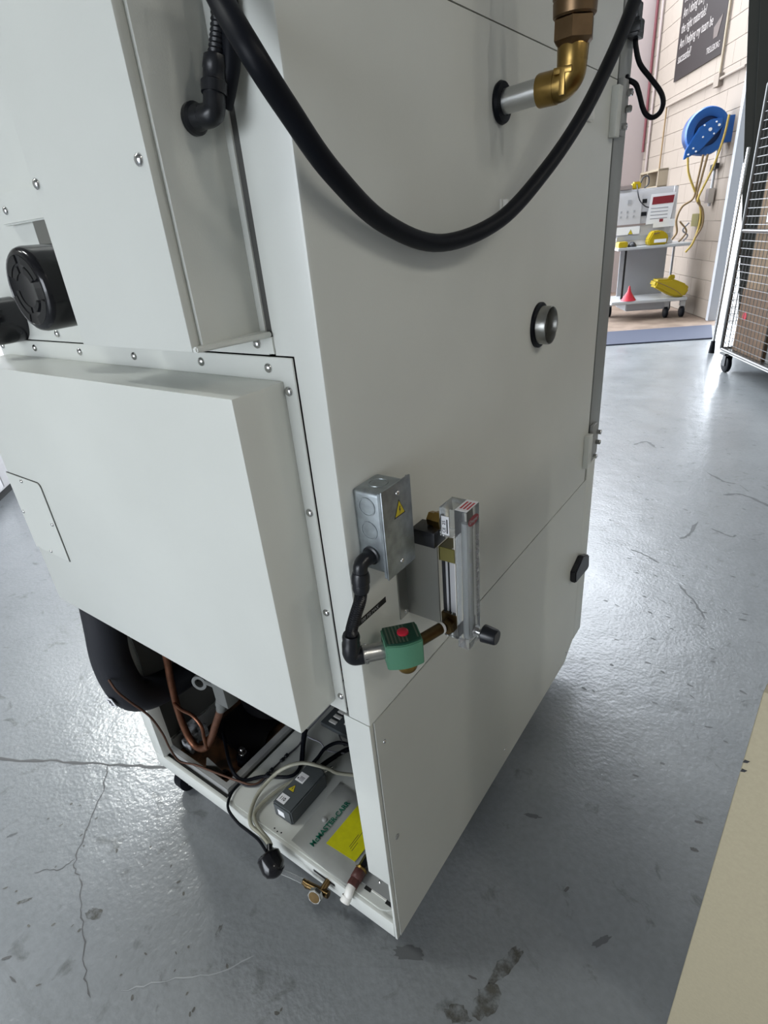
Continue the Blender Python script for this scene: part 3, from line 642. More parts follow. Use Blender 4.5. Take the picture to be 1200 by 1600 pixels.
# drain fittings
t = thing('drain_fitting', 'reddish brown drain fitting with white plastic tip over the tray edge', 'fitting', (-.105, .01, DZ))
b = B(); lathe(b, (-.107, .066, .150), (.05, -1, -.02), [(0, .010), (.022, .010), (.024, .007)], 6); obj('dark_nut', b, 'black_plastic', t)
b = B(); lathe(b, (-.106, .043, .150), (.08, -1, -.02), [(0, .009), (.004, .0125), (.008, .0105)], 20); obj('brass_collar', b, 'brass', t)
b = B(); lathe(b, (-.1055, .036, .150), (.08, -1, -.05), [(0, .0115), (.002, .0122), (.016, .0122), (.018, .0105), (.022, .0112), (.030, .0112)], 8); obj('brown_body', b, mat('brown_red', (.09, .035, .03), .4), t)
b = B(); tube(b, [(-.103, .006, .1485), (-.1025, -.001, .147), (-.102, -.006, .142), (-.103, -.010, .137)], .0085, 16); lathe(b, (-.1035, -.009, .138), (-.05, -.75, -.55), [(0, .0098), (.010, .0098), (.0105, .006), (.004, .006)], 20, False); obj('white_tip', b, 'white_plastic', t)
t = thing('drain_valve', 'small brass drain valve with round knob below the tray lip', 'valve', (-.175, -.01, .11))
b = B(); lathe(b, (-.205, -.024, .113), (1, .0, .0), [(0, .006), (.008, .006), (.009, .0075), (.014, .0075)], 14); cyl(b, (-.193, -.024, .113), (-.145, -.018, .117), .007, seg=14); cyl(b, (-.160, -.021, .116), (-.160, .004, .122), .0065, seg=14); obj('body', b, 'brass_dark', t)
b = B(); lathe(b, (-.163, -.030, .122), (.25, -1, .35), [(0, .013), (.002, .0150), (.009, .0150), (.0105, .0135)], 8); kb = obj('knob', b, 'stainless', t)
b = B(); lathe(b, Vector((-.163, -.030, .122)) + Vector((.25, -1, .35)).normalized() * .0104, (.25, -1, .35), [(0, .0115), (.0006, .0112)], 16); obj('knob_face', b, 'brass_dark', kb)
b = B(); lathe(b, (-.168, -.030, .119), (.3, -.5, 1), [(0, .004), (.006, .004)], 10); obj('stem', b, 'chrome', t)
b = B(); tube(b, [(-.243, -.040, .131), (-.226, -.033, .124), (-.204, -.025, .114)], .0048, 12, 6)
tag(obj('sight_tube', b, 'acrylic_edge'), 'short clear tube between the black strainer and brass drain valve', 'tube')
b = B(); lathe(b, (-.285, -.036, .150), (.85, -.30, -.40), [(0, .008), (.002, .019), (.007, .0235), (.030, .0235), (.040, .019), (.046, .010), (.048, .005)], 14)
stn = tag(obj('strainer', b, 'black_gloss'), 'black round strainer hanging over the tray lip on cables', 'strainer')
b = B(); cyl(b, (-.290, -.022, .154), (-.280, -.032, .150), .0055, seg=12); obj('inlet', b, 'black_plastic', stn)
# tubes and cables on the deck
def cable(name, pts, r, m, label, cat): return tag(obj(name, tube(B(), pts, r, 10), m), label, cat)
cable('clear_hose', [(-.292, -.022, .153), (-.325, -.014, .147), (-.359, -.010, .145), (-.382, .010, .146), (-.399, .050, .149), (-.390, .094, .165), (-.365, .117, .185), (-.339, .137, .191), (-.310, .151, .187), (-.290, .166, .172), (-.274, .175, .160), (-.240, .200, .148)], .0042, 'clear_tube', 'clear hose arching over the grey box to behind the corner post', 'hose')
cable('clear_hose', [(-.286, -.022, .155), (-.303, -.015, .150), (-.344, -.005, .146), (-.371, .010, .145), (-.376, .038, .145), (-.367, .089, .144), (-.352, .125, .144), (-.343, .145, .15)], .0042, 'clear_tube', 'clear hose curving beside the grey box down to the black strainer', 'hose')
cable('black_cable', [(-.60, .12, .15), (-.50, .06, .155), (-.457, .055, .146), (-.424, .089, .143), (-.375, .119, .142), (-.369, .147, .142), (-.394, .183, .144), (-.422, .220, .15), (-.44, .26, .17)], .0040, 'black_rubber', 'black cable from the compressor pan curling across the deck', 'cable')
cable('strainer_cable', [(-.448, .062, .144), (-.458, .042, .143), (-.454, .016, .142), (-.436, -.008, .139), (-.395, -.018, .136), (-.356, -.021, .140), (-.320, -.025, .147), (-.284, -.036, .154)], .0030, 'black_rubber', 'thin black cord dropping over the tray lip to the strainer', 'cable')
cable('black_cable', [(-.352, .163, .142), (-.348, .190, .148), (-.345, .214, .156), (-.328, .239, .160), (-.300, .250, .158), (-.25, .26, .15)], .0042, 'black_rubber', 'black cable arching behind the grey box towards the corner post', 'cable')
cable('black_cable', [(-.335, .164, .141), (-.320, .209, .144), (-.299, .248, .148), (-.25, .29, .15)], .0055, 'black_rubber', 'thickest black cable lying behind the grey box', 'cable')
cable('grey_wire', [(-.30, .23, .15), (-.325, .223, .146), (-.348, .217, .147), (-.369, .223, .152), (-.405, .216, .165), (-.408, .262, .17), (-.410, .32, .17)], .0018, 'ink_grey', 'thin grey wire bundle behind the deck cables', 'wire')
t = thing('wire_lead', 'thin dark wire with inline connectors beside the compressor pan', 'wire', (-.42, .1, .14))
obj('wire', tube(B(), [(-.412, .222, .165), (-.412, .194, .147), (-.419, .150, .143), (-.421, .103, .143), (-.420, .069, .141), (-.441, .051, .141), (-.464, .045, .15)], .0020, 8), 'ink', t)
for p, d in (((-.419, .150, .1435), (0, 1, .0)), ((-.421, .103, .1435), (0, 1, .0))):
    b = B(); lathe(b, Vector(p) - Vector(d) * .012, d, [(0, .003), (.001, .0045), (.009, .0045), (.010, .003), (.014, .003), (.015, .0045), (.023, .0045), (.024, .003)], 12); obj('inline_connector', b, 'black_plastic', t)
b = B(); tube(b, [(-.412, .222, .172), (-.400, .200, .158), (-.384, .178, .147), (-.371, .160, .142)], .004, 8, 6, rfun=lambda i: .0062 - .00018 * i)
tag(obj('cable_wrap', b, 'black_rubber'), 'black tapered cable wrap under the lower cover corner', 'cable wrap')
t = thing('terminal_strip', 'flat black terminal strip with white pads deep on the deck', 'terminal', (-.36, .31, DZ))
b = B(); box(b, -.412, -.28, .272, .345, DZ, DZ + .014, .003); obj('base', b, 'grey_box', t)
for x, y, l in ((-.394, .288, .022), (-.394, .306, .022), (-.394, .323, .018), (-.355, .300, .026)):
    b = B(); box(b, x, x + l, y - .005, y + .005 + (.008 if l > .024 else 0), DZ + .014, DZ + .0165, .001); obj('pad', b, 'white_plastic', t)
b = B(); tube(b, [(-.34, .262, .14), (-.335, .255, .165), (-.32, .245, .17), (-.318, .25, .145), (-.325, .262, .14)], .0014, 8)
tag(obj('wire_loop', b, 'ink'), 'tiny dark wire loop next to the terminal strip', 'wire')

# ================================================================== neighbouring objects
t = thing('beige_cabinet', 'plain beige textured cabinet cut by the lower right picture edge', 'cabinet', (.75, .40, 0))
BCM = Matrix.Translation((.417, .157, 0)) @ Matrix.Rotation(math.radians(-9), 4, 'Z') @ Matrix.Translation((-.417, -.157, 0))
def bc(bm): bmesh.ops.transform(bm, matrix=BCM, verts=bm.verts); return bm
b = B(); box(b, .417, 1.05, .157, .70, .02, .762, .004); obj('body', bc(b), 'beige', t)
b = B(); box(b, .43, 1.03, .17, .69, 0, .02); obj('plinth', bc(b), 'gap_black', t, 0)
for dz in (.655, .640):
    b = B(); prism(b, [V(.4172, .1564, dz), V(.4215, .1564, dz + .002), V(.4235, .1564, dz + .006), V(.4185, .1564, dz + .005)], (0, .0005, 0)); obj('chip', bc(b), 'ink', t, 0)
b = B(); box(b, .420, 1.0, .160, .69, .7625, 1.16, .003); tag(obj('brown_carton', bc(b), 'brown'), 'brown carton on top of the beige cabinet', 'carton')  # unseen upper height added to shade the lower side panel
t = thing('white_locker', 'white locker standing on the floor at the far left edge', 'locker', (-3.7, .75, 0))
Q = Matrix.Translation((-3.27, .69, 0)) @ Matrix.Rotation(math.radians(135), 4, 'Z')
def q(bm): bmesh.ops.transform(bm, matrix=Q, verts=bm.verts); return bm
b = B(); box(b, -.6, .6, 0, .5, .05, 1.8, .006); obj('body', q(b), 'instr', t)
b = B(); box(b, -.58, .58, .02, .48, 0, .05); obj('plinth', q(b), 'gap_black', t, 0)
b = B(); box(b, -.59, -.005, -.015, 0, .07, 1.78, .004); box(b, .005, .59, -.015, 0, .07, 1.78, .004); obj('door', q(b), 'instr', t)

# ================================================================== floor cracks, scuffs and stains
def ribbon(name, pts, wd, m, z=.0006, jit=.004):
    P = smoothpts([(x, y, 0) for x, y in pts], 6); b2 = bmesh.new(); prev = None
    for i, p in enumerate(P):
        t = (P[min(i + 1, len(P) - 1)] - P[max(i - 1, 0)]).normalized(); s = V(-t.y, t.x, 0)
        off = s * random.uniform(-jit, jit); k = wd * random.uniform(.45, 1.2) * (1 if 0 < i < len(P) - 1 else .15)
        a = b2.verts.new(p + off + s * k + V(0, 0, z)); c = b2.verts.new(p + off - s * k + V(0, 0, z))
        if prev: b2.faces.new([prev[0], a, c, prev[1]])
        prev = (a, c)
    bmesh.ops.recalc_face_normals(b2, faces=b2.faces)
    for f in b2.faces:
        if f.normal.z < 0: f.normal_flip()
    bm = B(); merge(bm, b2); return obj(name, bm, m, floor, 0)
ribbon('crack', [(-1.9, -.52), (-1.22, -.20), (-1.045, -.106), (-.9, -.03), (-.776, .034), (-.5, .17)], .0042, 'conc_crack')
ribbon('crack', [(-.93, -.045), (-.86, -.10), (-.80, -.17), (-.745, -.235), (-.70, -.25)], .0016, 'conc_crack')
ribbon('crack', [(-.70, -.25), (-.65, -.27), (-.60, -.295), (-.52, -.335), (-.46, -.36)], .0014, 'conc_crack')
ribbon('crack', [(-.745, -.235), (-.76, -.27), (-.80, -.30)], .001, 'conc_crack')
for pts, wd in (([(-.96, -.07), (-1.08, .08), (-1.2, .22)], .0035), ([(-.42, -.32), (-.36, -.26), (-.29, -.20), (-.25, -.14)], .0028), ([(-.5, -.12), (-.44, -.07)], .002)):
    ribbon('paint_scrape', pts, wd * .42, 'paint_scrape', jit=.0022)
def blob(name, x, y, rx, ry, ang, m, n=26, rough=.22, z=.0005):
    b2 = bmesh.new(); vs = []
    for k in range(n):
        a = 2 * math.pi * k / n; r = 1 + random.uniform(-rough, rough)
        px, py = rx * r * math.cos(a), ry * r * math.sin(a); c, s = math.cos(ang), math.sin(ang)
        vs.append(b2.verts.new((x + px * c - py * s, y + px * s + py * c, z)))
    b2.faces.new(vs); bm = B(); merge(bm, b2); return obj(name, bm, m, floor, 0)
for x, y, l, wd, ang, m in (
    (-0.594, -0.273, 0.02, 0.011, 0.4, 'stain_soft'),
    (-0.942, -0.289, 0.012, 0.003, 1.0, 'scuff'),
    (-0.753, -0.345, 0.016, 0.004, 0.9, 'stain_soft'),
    (-0.343, -0.15, 0.012, 0.004, 1.9, 'stain_soft'),
    (-0.669, -0.417, 0.01, 0.003, 0.9, 'conc_crack'),
    (-0.619, -0.427, 0.012, 0.0015, 0.1, 'conc_crack'),
    (0.16, 0.106, 0.045, 0.013, 1.25, 'stain_soft'),
    (0.154, 0.039, 0.03, 0.018, 1.4, 'stain_soft'),
    (0.121, -0.005, 0.022, 0.014, 0.4, 'stain_soft'),
    (0.207, 0.296, 0.008, 0.003, 1.2, 'conc_crack'),
    (0.088, 0.411, 0.018, 0.005, 0.3, 'scuff'),
    (0.404, 0.517, 0.008, 0.004, 0.2, 'conc_crack'),
    (0.401, 0.588, 0.009, 0.003, 0.3, 'conc_crack'),
    (0.256, 0.638, 0.007, 0.003, 0.2, 'scuff'),
    (0.302, 0.707, 0.006, 0.003, 0.1, 'scuff'),
    (0.117, 0.057, 0.008, 0.002, 0.2, 'conc_crack'),
    (0.293, 0.241, 0.02, 0.006, 1.0, 'scuff'),
    (0.0, 0.027, 0.03, 0.012, 0.5, 'scuff')):
    blob('stain', x, y, l, wd, ang, m)
for pts, wd in (
    ([(0.114, 2.611), (0.195, 2.527), (0.25, 2.519)], 0.006),
    ([(0.264, 2.509), (0.309, 2.45)], 0.01),
    ([(0.216, 2.369), (0.289, 2.403), (0.394, 2.328), (0.468, 2.262)], 0.008),
    ([(0.134, 2.385), (0.173, 2.379)], 0.006),
    ([(0.129, 1.864), (0.149, 1.91), (0.162, 2.047)], 0.006),
    ([(0.216, 2.01), (0.291, 1.969), (0.311, 1.991)], 0.004),
    ([(0.18, 1.526), (0.238, 1.455), (0.297, 1.354)], 0.004),
    ([(0.364, 2.018), (0.395, 2.039)], 0.007),
    ([(-0.022, 1.695), (0.043, 1.673), (0.097, 1.638)], 0.004),
    ([(0.152, 1.396), (0.174, 1.387)], 0.006),
    ([(0.267, 1.307), (0.299, 1.317)], 0.006),
    ([(-0.301, 2.867), (-0.25, 2.945), (-0.18, 2.861)], 0.008),
    ([(-0.603, 3.576), (-0.513, 3.639)], 0.008),
    ([(-0.282, 3.915), (-0.272, 4.13)], 0.004),
    ([(-0.084, 2.418), (-0.052, 2.406)], 0.006)):
    ribbon('scuff_mark', pts, wd, 'scuff', jit=.003)
random.seed(3)
for k in range(75):
    y = .85 + 2.6 * random.random() ** 1.5; x = random.uniform(.03 - .25 * max(0, y - 1.1), .55 + .25 * (y - .85))
    if x < .03 and y < 1.1: continue
    blob('scuff_mark', x, y, random.uniform(.004, .012), random.uniform(.0015, .004), random.uniform(-.6, .3), 'scuff', 9)
for k in range(45):
    x, y = random.uniform(-.95, -.05), random.uniform(-.42, -.12)
    blob('scuff_mark', x, y, random.uniform(.002, .006), random.uniform(.001, .003), random.uniform(0, 3), 'stain', 9)

# ================================================================== doorway and bay background
fm = B(); prism(fm, [W(-1.04, -6, .001), W(-1.04, -.36, .001), W(-.36, -.10, .001), W(-.36, -6, .001)], (0, 0, .012)); tag(obj('door_mat', fm, 'mat_blue', None, 0), 'long blue grey mat across the doorway threshold', 'mat')
# dark curtain beside the doorway, slanted free edge
b = B(); n = 14
for k in range(n):
    s0, s1 = k / n, (k + 1) / n
    top0 = W(DOOR_W - .02 * (k % 2), -.66 + 1.2 * s0, 3.45); top1 = W(DOOR_W - .02 * (k % 2), -.66 + 1.2 * s1 + .02, 3.45)
    bot0 = W(DOOR_W - .02 * (k % 2), -.14 + .8 * s0, .03); bot1 = W(DOOR_W - .02 * (k % 2), -.14 + .8 * s1 + .02, .03)
    prism(b, [bot0, bot1, top1, top0], BW * -.004)
tag(obj('door_curtain', b, 'dark_wall', None, 0), 'dark hanging door curtain right of the bay opening', 'curtain')
# poster
t = thing('wall_poster', 'dark brown poster with white question lettering high on the cream wall', 'poster', W(1.35, -.01, 2.55))
P0 = W(2.03, -.012, 2.55)
b = B(); quad(b, P0, BW * -1.36, (0, 0, 1.35), BV * -.006); obj('sheet', b, 'poster', t, 0)
xd = -BW; zd = Vector((0, 0, 1))
def pt(u, z): return W(2.03 - u, -.0195, z)
for s, z in (('necessary?', 3.30), ('Am I doing the job', 3.155), ('the right materials?', 3.01), ('Am I helping my team be', 2.865), ('successful?', 2.72)):
    text('poster_lettering', s, pt(.075, z), xd, zd, .135, 'poster_text', t, squeeze=.70, thick=.001)
text('poster_logo_lettering', 'TRELLEBORG', pt(.95, 2.625), xd, zd, .080, 'poster_text', t, squeeze=.72, thick=.001)
b = B(); prism(b, [pt(1.10, 2.73), pt(1.20, 2.73), pt(1.28, 2.90), pt(1.08, 2.83)], BV * -.002); obj('poster_emblem', b, 'poster_logo', t, 0)
# conduit and drop
t = thing('wall_conduit', 'thin cream conduit with junctions running along the bay wall below the poster', 'conduit', W(1.1, -.02, 2.32))
obj('horizontal_run', tube(B(), [W(.0, -.03, 2.32), W(2.14, -.03, 2.32)], .014, 10, 1), 'block_joint', t)
obj('drop', tube(B(), [W(2.14, -.03, 2.32), W(2.15, -.03, 1.6)], .010, 8, 1), 'hose_brown', t)
b = B(); prism(b, [W(.55, -.05, 2.26), W(.68, -.05, 2.26), W(.68, -.05, 2.37), W(.55, -.05, 2.37)], BV * .05); obj('junction', b, 'block_joint', t, 0)
obj('riser', tube(B(), [W(.615, -.02, 2.32), W(.62, -.02, 4.2)], .014, 10, 1), 'cream', t)
cable('red_pipe', [W(2.95, -.03, 1.9), W(2.97, -.03, 3.0), W(2.97, -.03, 4.2)], .018, 'maroon', 'thin dark red pipe rising at the bay wall corner', 'pipe')
cable('wall_pipe', [W(2.75, -.025, 1.2), W(2.75, -.025, 4.2)], .016, 'pink_wall', 'thin wall-coloured vertical pipe beside the red pipe', 'pipe')
b = B()
for (w0, w1, z0, z1) in ((1.88, 2.66, 1.60, 1.625), (1.88, 2.66, 1.41, 1.43), (1.88, 1.90, 1.41, 1.62), (2.64, 2.66, 1.41, 1.62), (2.32, 2.34, 1.41, 1.62)):
    prism(b, [W(w0, 0, z0), W(w1, 0, z0), W(w1, -.12, z0), W(w0, -.12, z0)], (0, 0, z1 - z0))
t = tag(obj('wall_cubby', b, 'cream', None, 0), 'cream open cubby box on the bay wall above the instrument', 'shelf')
# hose reel
t = thing('hose_reel', 'blue round hose reel on the cream bay wall', 'hose reel', W(.15, -.2, 1.6))
rc = W(.15, -.235, 1.835)
b = B(); lathe(b, rc + BW * .03, BW, [(0, .205), (.10, .205), (.10, .06), (.0, .06)], 36, False); obj('drum', b, 'reel_dark', t)
b = B(); lathe(b, rc - BW * .01, BW, [(0, .205), (.03, .215), (.045, .205), (.045, .135), (.01, .13), (0, .15), (0, .205)], 40, False); obj('front_rim', b, 'reel_blue', t)
b = B(); lathe(b, rc + BW * .02, BW, [(0, .14), (.01, .14)], 30); obj('hub_disc', b, 'reel_dark', t)
b = B()
def rp(u, z, d): return rc + BV * u + V(0, 0, z) - BW * d
prism(b, [rp(-.21, -.235, .03), rp(-.06, -.17, .03), rp(.06, -.05, .03), rp(.13, .02, .03), rp(.12, .10, .03), rp(.02, .10, .03), rp(-.09, .04, .03), rp(-.20, -.15, .03)], BW * .03, .006); obj('arm', b, 'reel_blue', t)
for u, z, r in ((0.01, .01, .016), (-.05, .05, .008), (.06, .07, .008), (.09, .04, .012), (.05, -.03, .008), (-.05, -.05, .008), (-.13, -.14, .009), (-.17, -.19, .009), (-.10, -.17, .009)):
    b = B(); cyl(b, rp(u, z, .03), rp(u, z, .04), r, seg=10); obj('bolt', b, 'white', t)
b = B(); prism(b, [W(.13, 0, 1.72), W(.24, 0, 1.72), W(.24, 0, 1.95), W(.13, 0, 1.95)], BV * -.06); obj('wall_bracket', b, 'reel_blue', t, 0)
def rq(px, z, d=.02): return W(.13 - d, px, z)
cable('air_hose', [rq(-.41, 1.62), rq(-.38, 1.48), rq(-.30, 1.32), rq(-.25, 1.24), rq(-.20, 1.10), rq(-.20, .95), rq(-.24, .80), rq(-.30, .72)], .011, 'hose_yellow', 'yellow hose falling from the left of the blue reel', 'hose')
cable('air_hose', [rq(-.08, 1.95, .05), rq(-.10, 1.75, .05), rq(-.16, 1.50, .05), rq(-.25, 1.27, .05), rq(-.26, 1.2, .05)], .011, 'hose_yellow', 'yellow hose along the right of the blue reel', 'hose')
cable('air_hose', [rq(-.26, 1.63), rq(-.28, 1.4), rq(-.30, 1.24), rq(-.40, 1.17), rq(-.44, 1.05), rq(-.42, .93), rq(-.46, .86)], .011, 'hose_brown', 'brown hose looping left below the blue reel', 'hose')
cable('air_hose', [rq(-.22, 1.63, .03), rq(-.25, 1.4, .03), rq(-.27, 1.24, .03), rq(-.19, 1.12, .03), rq(-.17, .98, .03), rq(-.22, .86, .03)], .011, 'hose_brown', 'brown hose curving right below the blue reel', 'hose')
t = thing('wall_pipe_valve', 'grey vertical pipe with black valve handle by the door jamb', 'pipe', W(.3, -.03, 1.2))
obj('pipe', tube(B(), [W(.33, -.04, 1.15), W(.33, -.04, 1.9)], .016, 10, 1), 'instr_grey', t)
b = B(); prism(b, [W(.25, -.07, 1.50), W(.38, -.07, 1.48), W(.38, -.07, 1.54), W(.25, -.07, 1.55)], BV * .04); obj('handle', b, 'black_plastic', t, 0)
b = B(); prism(b, [W(.29, -.08, 1.18), W(.37, -.08, 1.18), W(.37, -.08, 1.32), W(.29, -.08, 1.32)], BV * .06); obj('regulator', b, 'steel', t, 0)
b = B(); prism(b, [W(.55, -.045, .95), W(.75, -.045, .95), W(.75, -.045, 1.08), W(.55, -.045, 1.08)], BV * .045); tag(obj('wall_plate', b, 'olive', None, 0), 'small olive plate on the bay wall behind the hoses', 'plate')
# service cart
def cb(bm, v0, v1, w0, w1, z0, z1, bev=0):
    P = [W(w0, v0, z0), W(w0, v1, z0), W(w1, v1, z0), W(w1, v0, z0)]; prism(bm, P, (0, 0, z1 - z0), bev); return bm
t = thing('service_cart', 'white two-shelf service cart against the cream bay wall', 'cart', W(.55, -.55, 0))
obj('top_shelf', cb(B(), -.97, -.17, .28, .86, .775, .805, .006), 'cart_white', t)
obj('lower_shelf', cb(B(), -.99, -.14, .28, .86, .19, .225, .006), 'cart_white', t)
b = cb(B(), -.80, -.30, .36, .80, .10, .19, .01); obj('under_tray', b, 'cart_grey', t)
for v, w in ((-.93, .80), (-.19, .80), (-.83, .50)):
    obj('post', cb(B(), v, v + .022, w, w + .022, .225, .775), 'gap_black' if w < .6 else 'cart_grey', t)
obj('back_panel', cb(B(), -.80, -.26, .80, .815, .225, .775), 'cart_grey', t)
for v, w in ((-.17, .33), (-.34, .36), (-.90, .70), (-.17, .80)):
    b = B(); lathe(b, W(w, v - .018, .062), BV, [(0, .055), (.005, .062), (.03, .062), (.035, .055)], 20); wl = obj('caster', b, 'black_rubber', t)
    b = cb(B(), v - .028, v + .026, w - .025, w + .025, .125, .19, .004); cb(b, v + .019, v + .026, w - .02, w + .02, .05, .15); obj('fork', b, 'cart_white', wl)
t = thing('lab_instrument', 'white bench instrument with keypad on the service cart', 'instrument', W(.6, -.66, .806))
obj('case', cb(B(), -.98, -.32, .50, .80, .90, 1.36, .008), 'instr', t)
obj('base', cb(B(), -.96, -.33, .46, .82, .8062, .90, .006), 'instr', t)
pnl = obj('control_panel', cb(B(), -.97, -.70, .485, .50, .97, 1.33, .004), 'instr', t)
for z, vs in ((1.24, (-.86,)), (1.155, (-.93, -.86, -.79)), (1.105, (-.93, -.86, -.79))):
    for v in vs:
        k = .045 if z > 1.2 else .022; obj('key', cb(B(), v, v + k * .9, .48, .485, z, z + k), 'instr_grey', pnl, 0)
obj('stripe', cb(B(), -.97, -.64, .48, .49, 1.015, 1.035), 'pink_wall', pnl, 0)
obj('lower_front', cb(B(), -.97, -.70, .475, .49, .93, 1.01, .002), 'paper', t)
warning(t, W(.474, -.80, .955), BV, V(0, 0, 1), -BW, .05)
obj('drawer_slot', cb(B(), -.95, -.36, .455, .465, .868, .915), 'cart_grey', t, 0)
obj('side_upright', cb(B(), -.37, -.33, .48, .50, .82, 1.38), 'instr', t, 0)
obj('top_tray', cb(B(), -.95, -.34, .52, .80, 1.362, 1.385), 'instr', t, 0)
obj('left_cap', cb(B(), -.985, -.82, .50, .70, 1.386, 1.43, .004), 'pink_wall', t)
for v, z, l in ((-.70, 1.24, .05), (-.71, 1.11, .07)): obj('switch', cb(B(), v, v + l, .49, .50, z, z + .04), 'black_plastic', t, 0)
t = thing('paper_notice', 'white notice sheet with red header on the instrument front', 'sign', W(.45, -.5, 1.03))
b = B(); prism(b, [W(.465, -.645, 1.02), W(.465, -.385, 1.03), W(.465, -.355, 1.32), W(.465, -.615, 1.32)], BW * .003); sh = obj('sheet', b, 'paper', t, 0)
b = B(); prism(b, [W(.463, -.60, 1.215), W(.463, -.375, 1.22), W(.463, -.368, 1.295), W(.463, -.595, 1.29)], BW * .002); obj('red_header', b, 'red_dark', sh, 0)
for k in range(4):
    b = B(); z = 1.175 - k * .035; prism(b, [W(.463, -.605, z), W(.463, -.42, z), W(.463, -.42, z + .006), W(.463, -.605, z + .006)], BW * .002); obj('print_line', b, 'ink_grey', sh, 0)
b = B(); prism(b, [W(.463, -.50, 1.035), W(.463, -.46, 1.035), W(.463, -.46, 1.065), W(.463, -.50, 1.065)], BW * .002); obj('red_mark', b, 'red_dark', sh, 0)
obj('lower_sheet', cb(B(), -.56, -.33, .466, .47, .98, 1.055), 'paper', t, 0)
# things on the cart
t = thing('yellow_jug', 'yellow plastic jug with moulded handle on the cart top shelf', 'jug', W(.36, -.52, .805))
b = B(); prism(b, [W(.31, -.63, .8055), W(.31, -.44, .8055), W(.31, -.425, .89), W(.31, -.47, .935), W(.31, -.52, .955), W(.31, -.60, .95), W(.31, -.625, .90), W(.31, -.645, .86)], BW * .13, .012); jg = obj('body', b, 'yellow', t)
b = B(); prism(b, [W(.305, -.595, .915), W(.305, -.53, .925), W(.305, -.535, .935), W(.305, -.59, .93)], BW * .02); obj('handle_hole', b, 'hose_brown', jg, 0)
b = B(); prism(b, [W(.308, -.58, .83), W(.308, -.45, .83), W(.308, -.45, .865), W(.308, -.58, .865)], BW * .01); obj('jug_label', b, 'paper', jg, 0)
t = tag(obj('yellow_case', cb(B(), -.96, -.86, .31, .45, .8055, .865, .008), 'yellow'), 'small flat yellow case at the left of the cart top shelf', 'case')
b = B(); lathe(b, W(.36, -.80, .8055), (0, 0, 1), [(0, .05), (.02, .045), (.05, .02), (.055, .0)], 14); tag(obj('black_lump', b, 'black_plastic'), 'small black lump beside the yellow case on the cart', 'tool')
t = thing('yellow_plug', 'yellow plug with dark cable on top of the instrument', 'plug', W(.6, -.74, 1.386))
b = cb(B(), -.80, -.71, .55, .64, 1.386, 1.46, .015); obj('plug_body', b, 'yellow', t)
obj('plug_cable', tube(B(), [W(.55, -.76, 1.43), W(.46, -.77, 1.36), W(.45, -.74, 1.27), W(.45, -.68, 1.21), W(.48, -.62, 1.19)], .006, 8), 'ink', t)
obj('cable_coil', tube(B(), [W(.6, -.71, 1.43), W(.6, -.68, 1.50), W(.6, -.63, 1.50), W(.6, -.62, 1.43), W(.6, -.66, 1.39)], .007, 8), 'ink', t)
b = B(); lathe(b, W(.36, -.78, .2255), (0, 0, 1), [(0, .085), (.008, .082), (.10, .022), (.16, .008), (.162, .005)], 14); tag(obj('red_funnel', b, 'red'), 'red plastic funnel upside down on the lower cart shelf', 'funnel')
t = thing('yellow_bag', 'yellow tool bag lying tilted on the lower cart shelf', 'bag', W(.4, -.3, .2255))
b = B(); prism(b, [W(.30, -.52, .36), W(.30, -.30, .235), W(.30, -.17, .2256), W(.30, -.12, .31), W(.30, -.16, .365), W(.30, -.32, .435), W(.30, -.50, .435)], BW * .20, .02); bg_ = obj('body', b, 'yellow', t)
b = B(); tube(b, [W(.30, -.50, .415), W(.29, -.38, .36), W(.285, -.27, .30), W(.29, -.21, .25)], .004, 6); obj('seam', b, 'hose_brown', bg_)
b = B(); prism(b, [W(.36, -.36, .43), W(.36, -.28, .425), W(.36, -.285, .47), W(.36, -.33, .475)], BW * .03, .006); obj('bag_handle', b, 'yellow', bg_)
cable('power_cable', [W(.45, -.28, 1.02), W(.44, -.20, .92), W(.44, -.24, .84), W(.44, -.27, .815)], .009, 'hose_brown', 'tangled brown cable at the right of the instrument', 'cable')
cable('power_cable', [W(.45, -.18, 1.0), W(.44, -.24, .93), W(.44, -.18, .87), W(.44, -.22, .815)], .008, 'ink_grey', 'grey cable crossing the brown one beside the instrument', 'cable')
# wire cage trolley
t = thing('wire_cage_trolley', 'tall wire mesh cage trolley on casters by the doorway', 'trolley', W(-2.9, -.4, 0))
cw0, cw1, cv0, cv1, cz0, cz1 = -3.75, -2.24, -.80, -.05, .17, 1.86
for w, v in ((cw0, cv0), (cw1, cv0), (cw0, cv1), (cw1, cv1)): obj('corner_post', tube(B(), [W(w, v, cz0), W(w, v, cz1)], .014, 10, 1), 'wire', t)
for z in (cz0, cz1, 1.0):
    b = B()
    for a, c in ((W(cw0, cv0, z), W(cw1, cv0, z)), (W(cw1, cv0, z), W(cw1, cv1, z)), (W(cw1, cv1, z), W(cw0, cv1, z)), (W(cw0, cv1, z), W(cw0, cv0, z))): tube(b, [a, c], .012, 8, 1)
    obj('rail', b, 'wire', t)
for nm, A, C_ in (('mesh_panel', (cw0, cv0), (cw1, cv0)), ('mesh_panel', (cw1, cv0), (cw1, cv1)), ('mesh_panel', (cw0, cv1), (cw1, cv1))):
    b = B(); ln_ = math.hypot(A[0] - C_[0], A[1] - C_[1]); k = max(2, int(ln_ / .05))
    for i in range(1, k):
        s = i / k; w, v = A[0] + (C_[0] - A[0]) * s, A[1] + (C_[1] - A[1]) * s; tube(b, [W(w, v, cz0), W(w, v, cz1)], .0028, 4, 1)
    kz = int((cz1 - cz0) / .05)
    for i in range(1, kz):
        z = cz0 + (cz1 - cz0) * i / kz; tube(b, [W(A[0], A[1], z), W(C_[0], C_[1], z)], .0028, 4, 1)
    o = obj(nm, b, 'wire', t); o['kind'] = 'stuff'
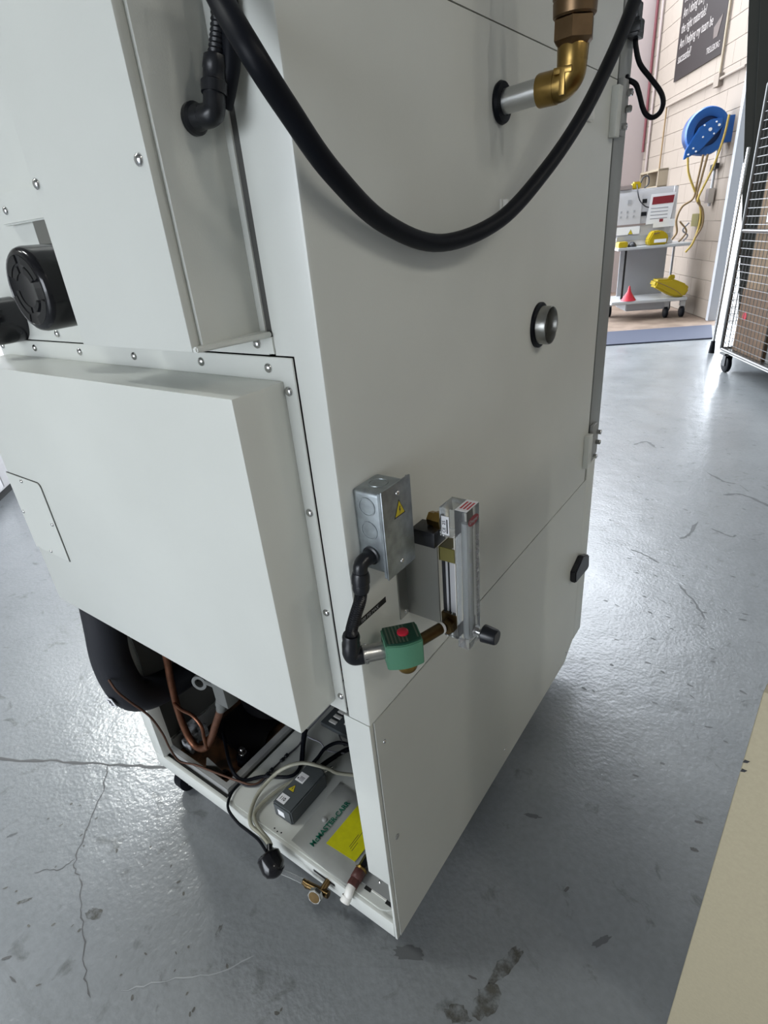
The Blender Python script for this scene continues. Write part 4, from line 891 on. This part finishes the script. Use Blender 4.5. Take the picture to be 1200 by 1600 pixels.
b = B()
cb(b, cv0, cv1, cw0, cw1, cz0 - .02, cz0 + .0); obj('deck', b, 'stainless', t, 0)
for w, v in ((cw1 - .06, cv0 + .03), (cw0 + .06, cv0 + .03), (cw1 - .06, cv1 - .03), (cw0 + .06, cv1 - .03)):
    b = B(); lathe(b, W(w, v - .018, .062), BV, [(0, .055), (.005, .062), (.03, .062), (.035, .055)], 20); c = obj('caster', b, 'black_rubber', t)
    b = cb(B(), v - .045, v + .045, w - .045, w + .045, .135, .15); cb(b, v - .026, v - .020, w - .025, w + .025, .05, .137); cb(b, v + .020, v + .026, w - .025, w + .025, .05, .137); obj('fork', b, 'black_plastic', c)
for nm, lab, v0, v1, w0, w1, z0, z1, m in (('carton', 'large brown carton low in the wire cage trolley', cv0 + .05, cv1 - .1, cw1 - .50, cw1 - .06, .1705, .62, 'cardboard'),
        ('carton', 'dark carton beside the brown one low in the cage', cv0 + .06, cv1 - .1, cw1 - .98, cw1 - .54, .1705, .60, 'liner'),
        ('carton', 'tan carton on top in the wire cage trolley', cv0 + .05, cv1 - .1, cw1 - .66, cw1 - .10, .6205, 1.35, 'cardboard2'),
        ('carton', 'maroon carton at the near end of the cage', cv0 + .06, cv1 - .1, cw1 - 1.42, cw1 - 1.02, .1705, .9, 'maroon')):
    b = cb(B(), v0, v1, w0, w1, z0, z1, .004); c = tag(obj(nm, b, m), lab, 'carton', 'cartons in the cage trolley')
    if m == 'cardboard':
        b = B(); cyl(b, W(cw1 - .16, v0 - .002, .43), W(cw1 - .16, v0, .43), .028, seg=16); s = obj('red_sticker', b, 'red', c)
    if m == 'cardboard2':
        b = B(); prism(b, [W(cw1 - .34, v0 - .002, 1.05), W(cw1 - .20, v0 - .002, 1.05), W(cw1 - .20, v0 - .002, 1.18), W(cw1 - .34, v0 - .002, 1.18)], BV * .0015); obj('white_sticker', b, 'paper', c, 0)
t = thing('chrome_pole', 'thin chrome pole with black foot standing in front of the doorway', 'pole', W(-1.62, -.60, 0))
obj('pole', tube(B(), [W(-1.62, -.60, .06), W(-1.62, -.585, 1.55)], .013, 10, 1), 'chrome', t)
b = B(); lathe(b, W(-1.62, -.60, .0), (0, 0, 1), [(0, .026), (.05, .022), (.10, .018), (.105, .014)], 14); obj('foot', b, 'black_rubber', t)
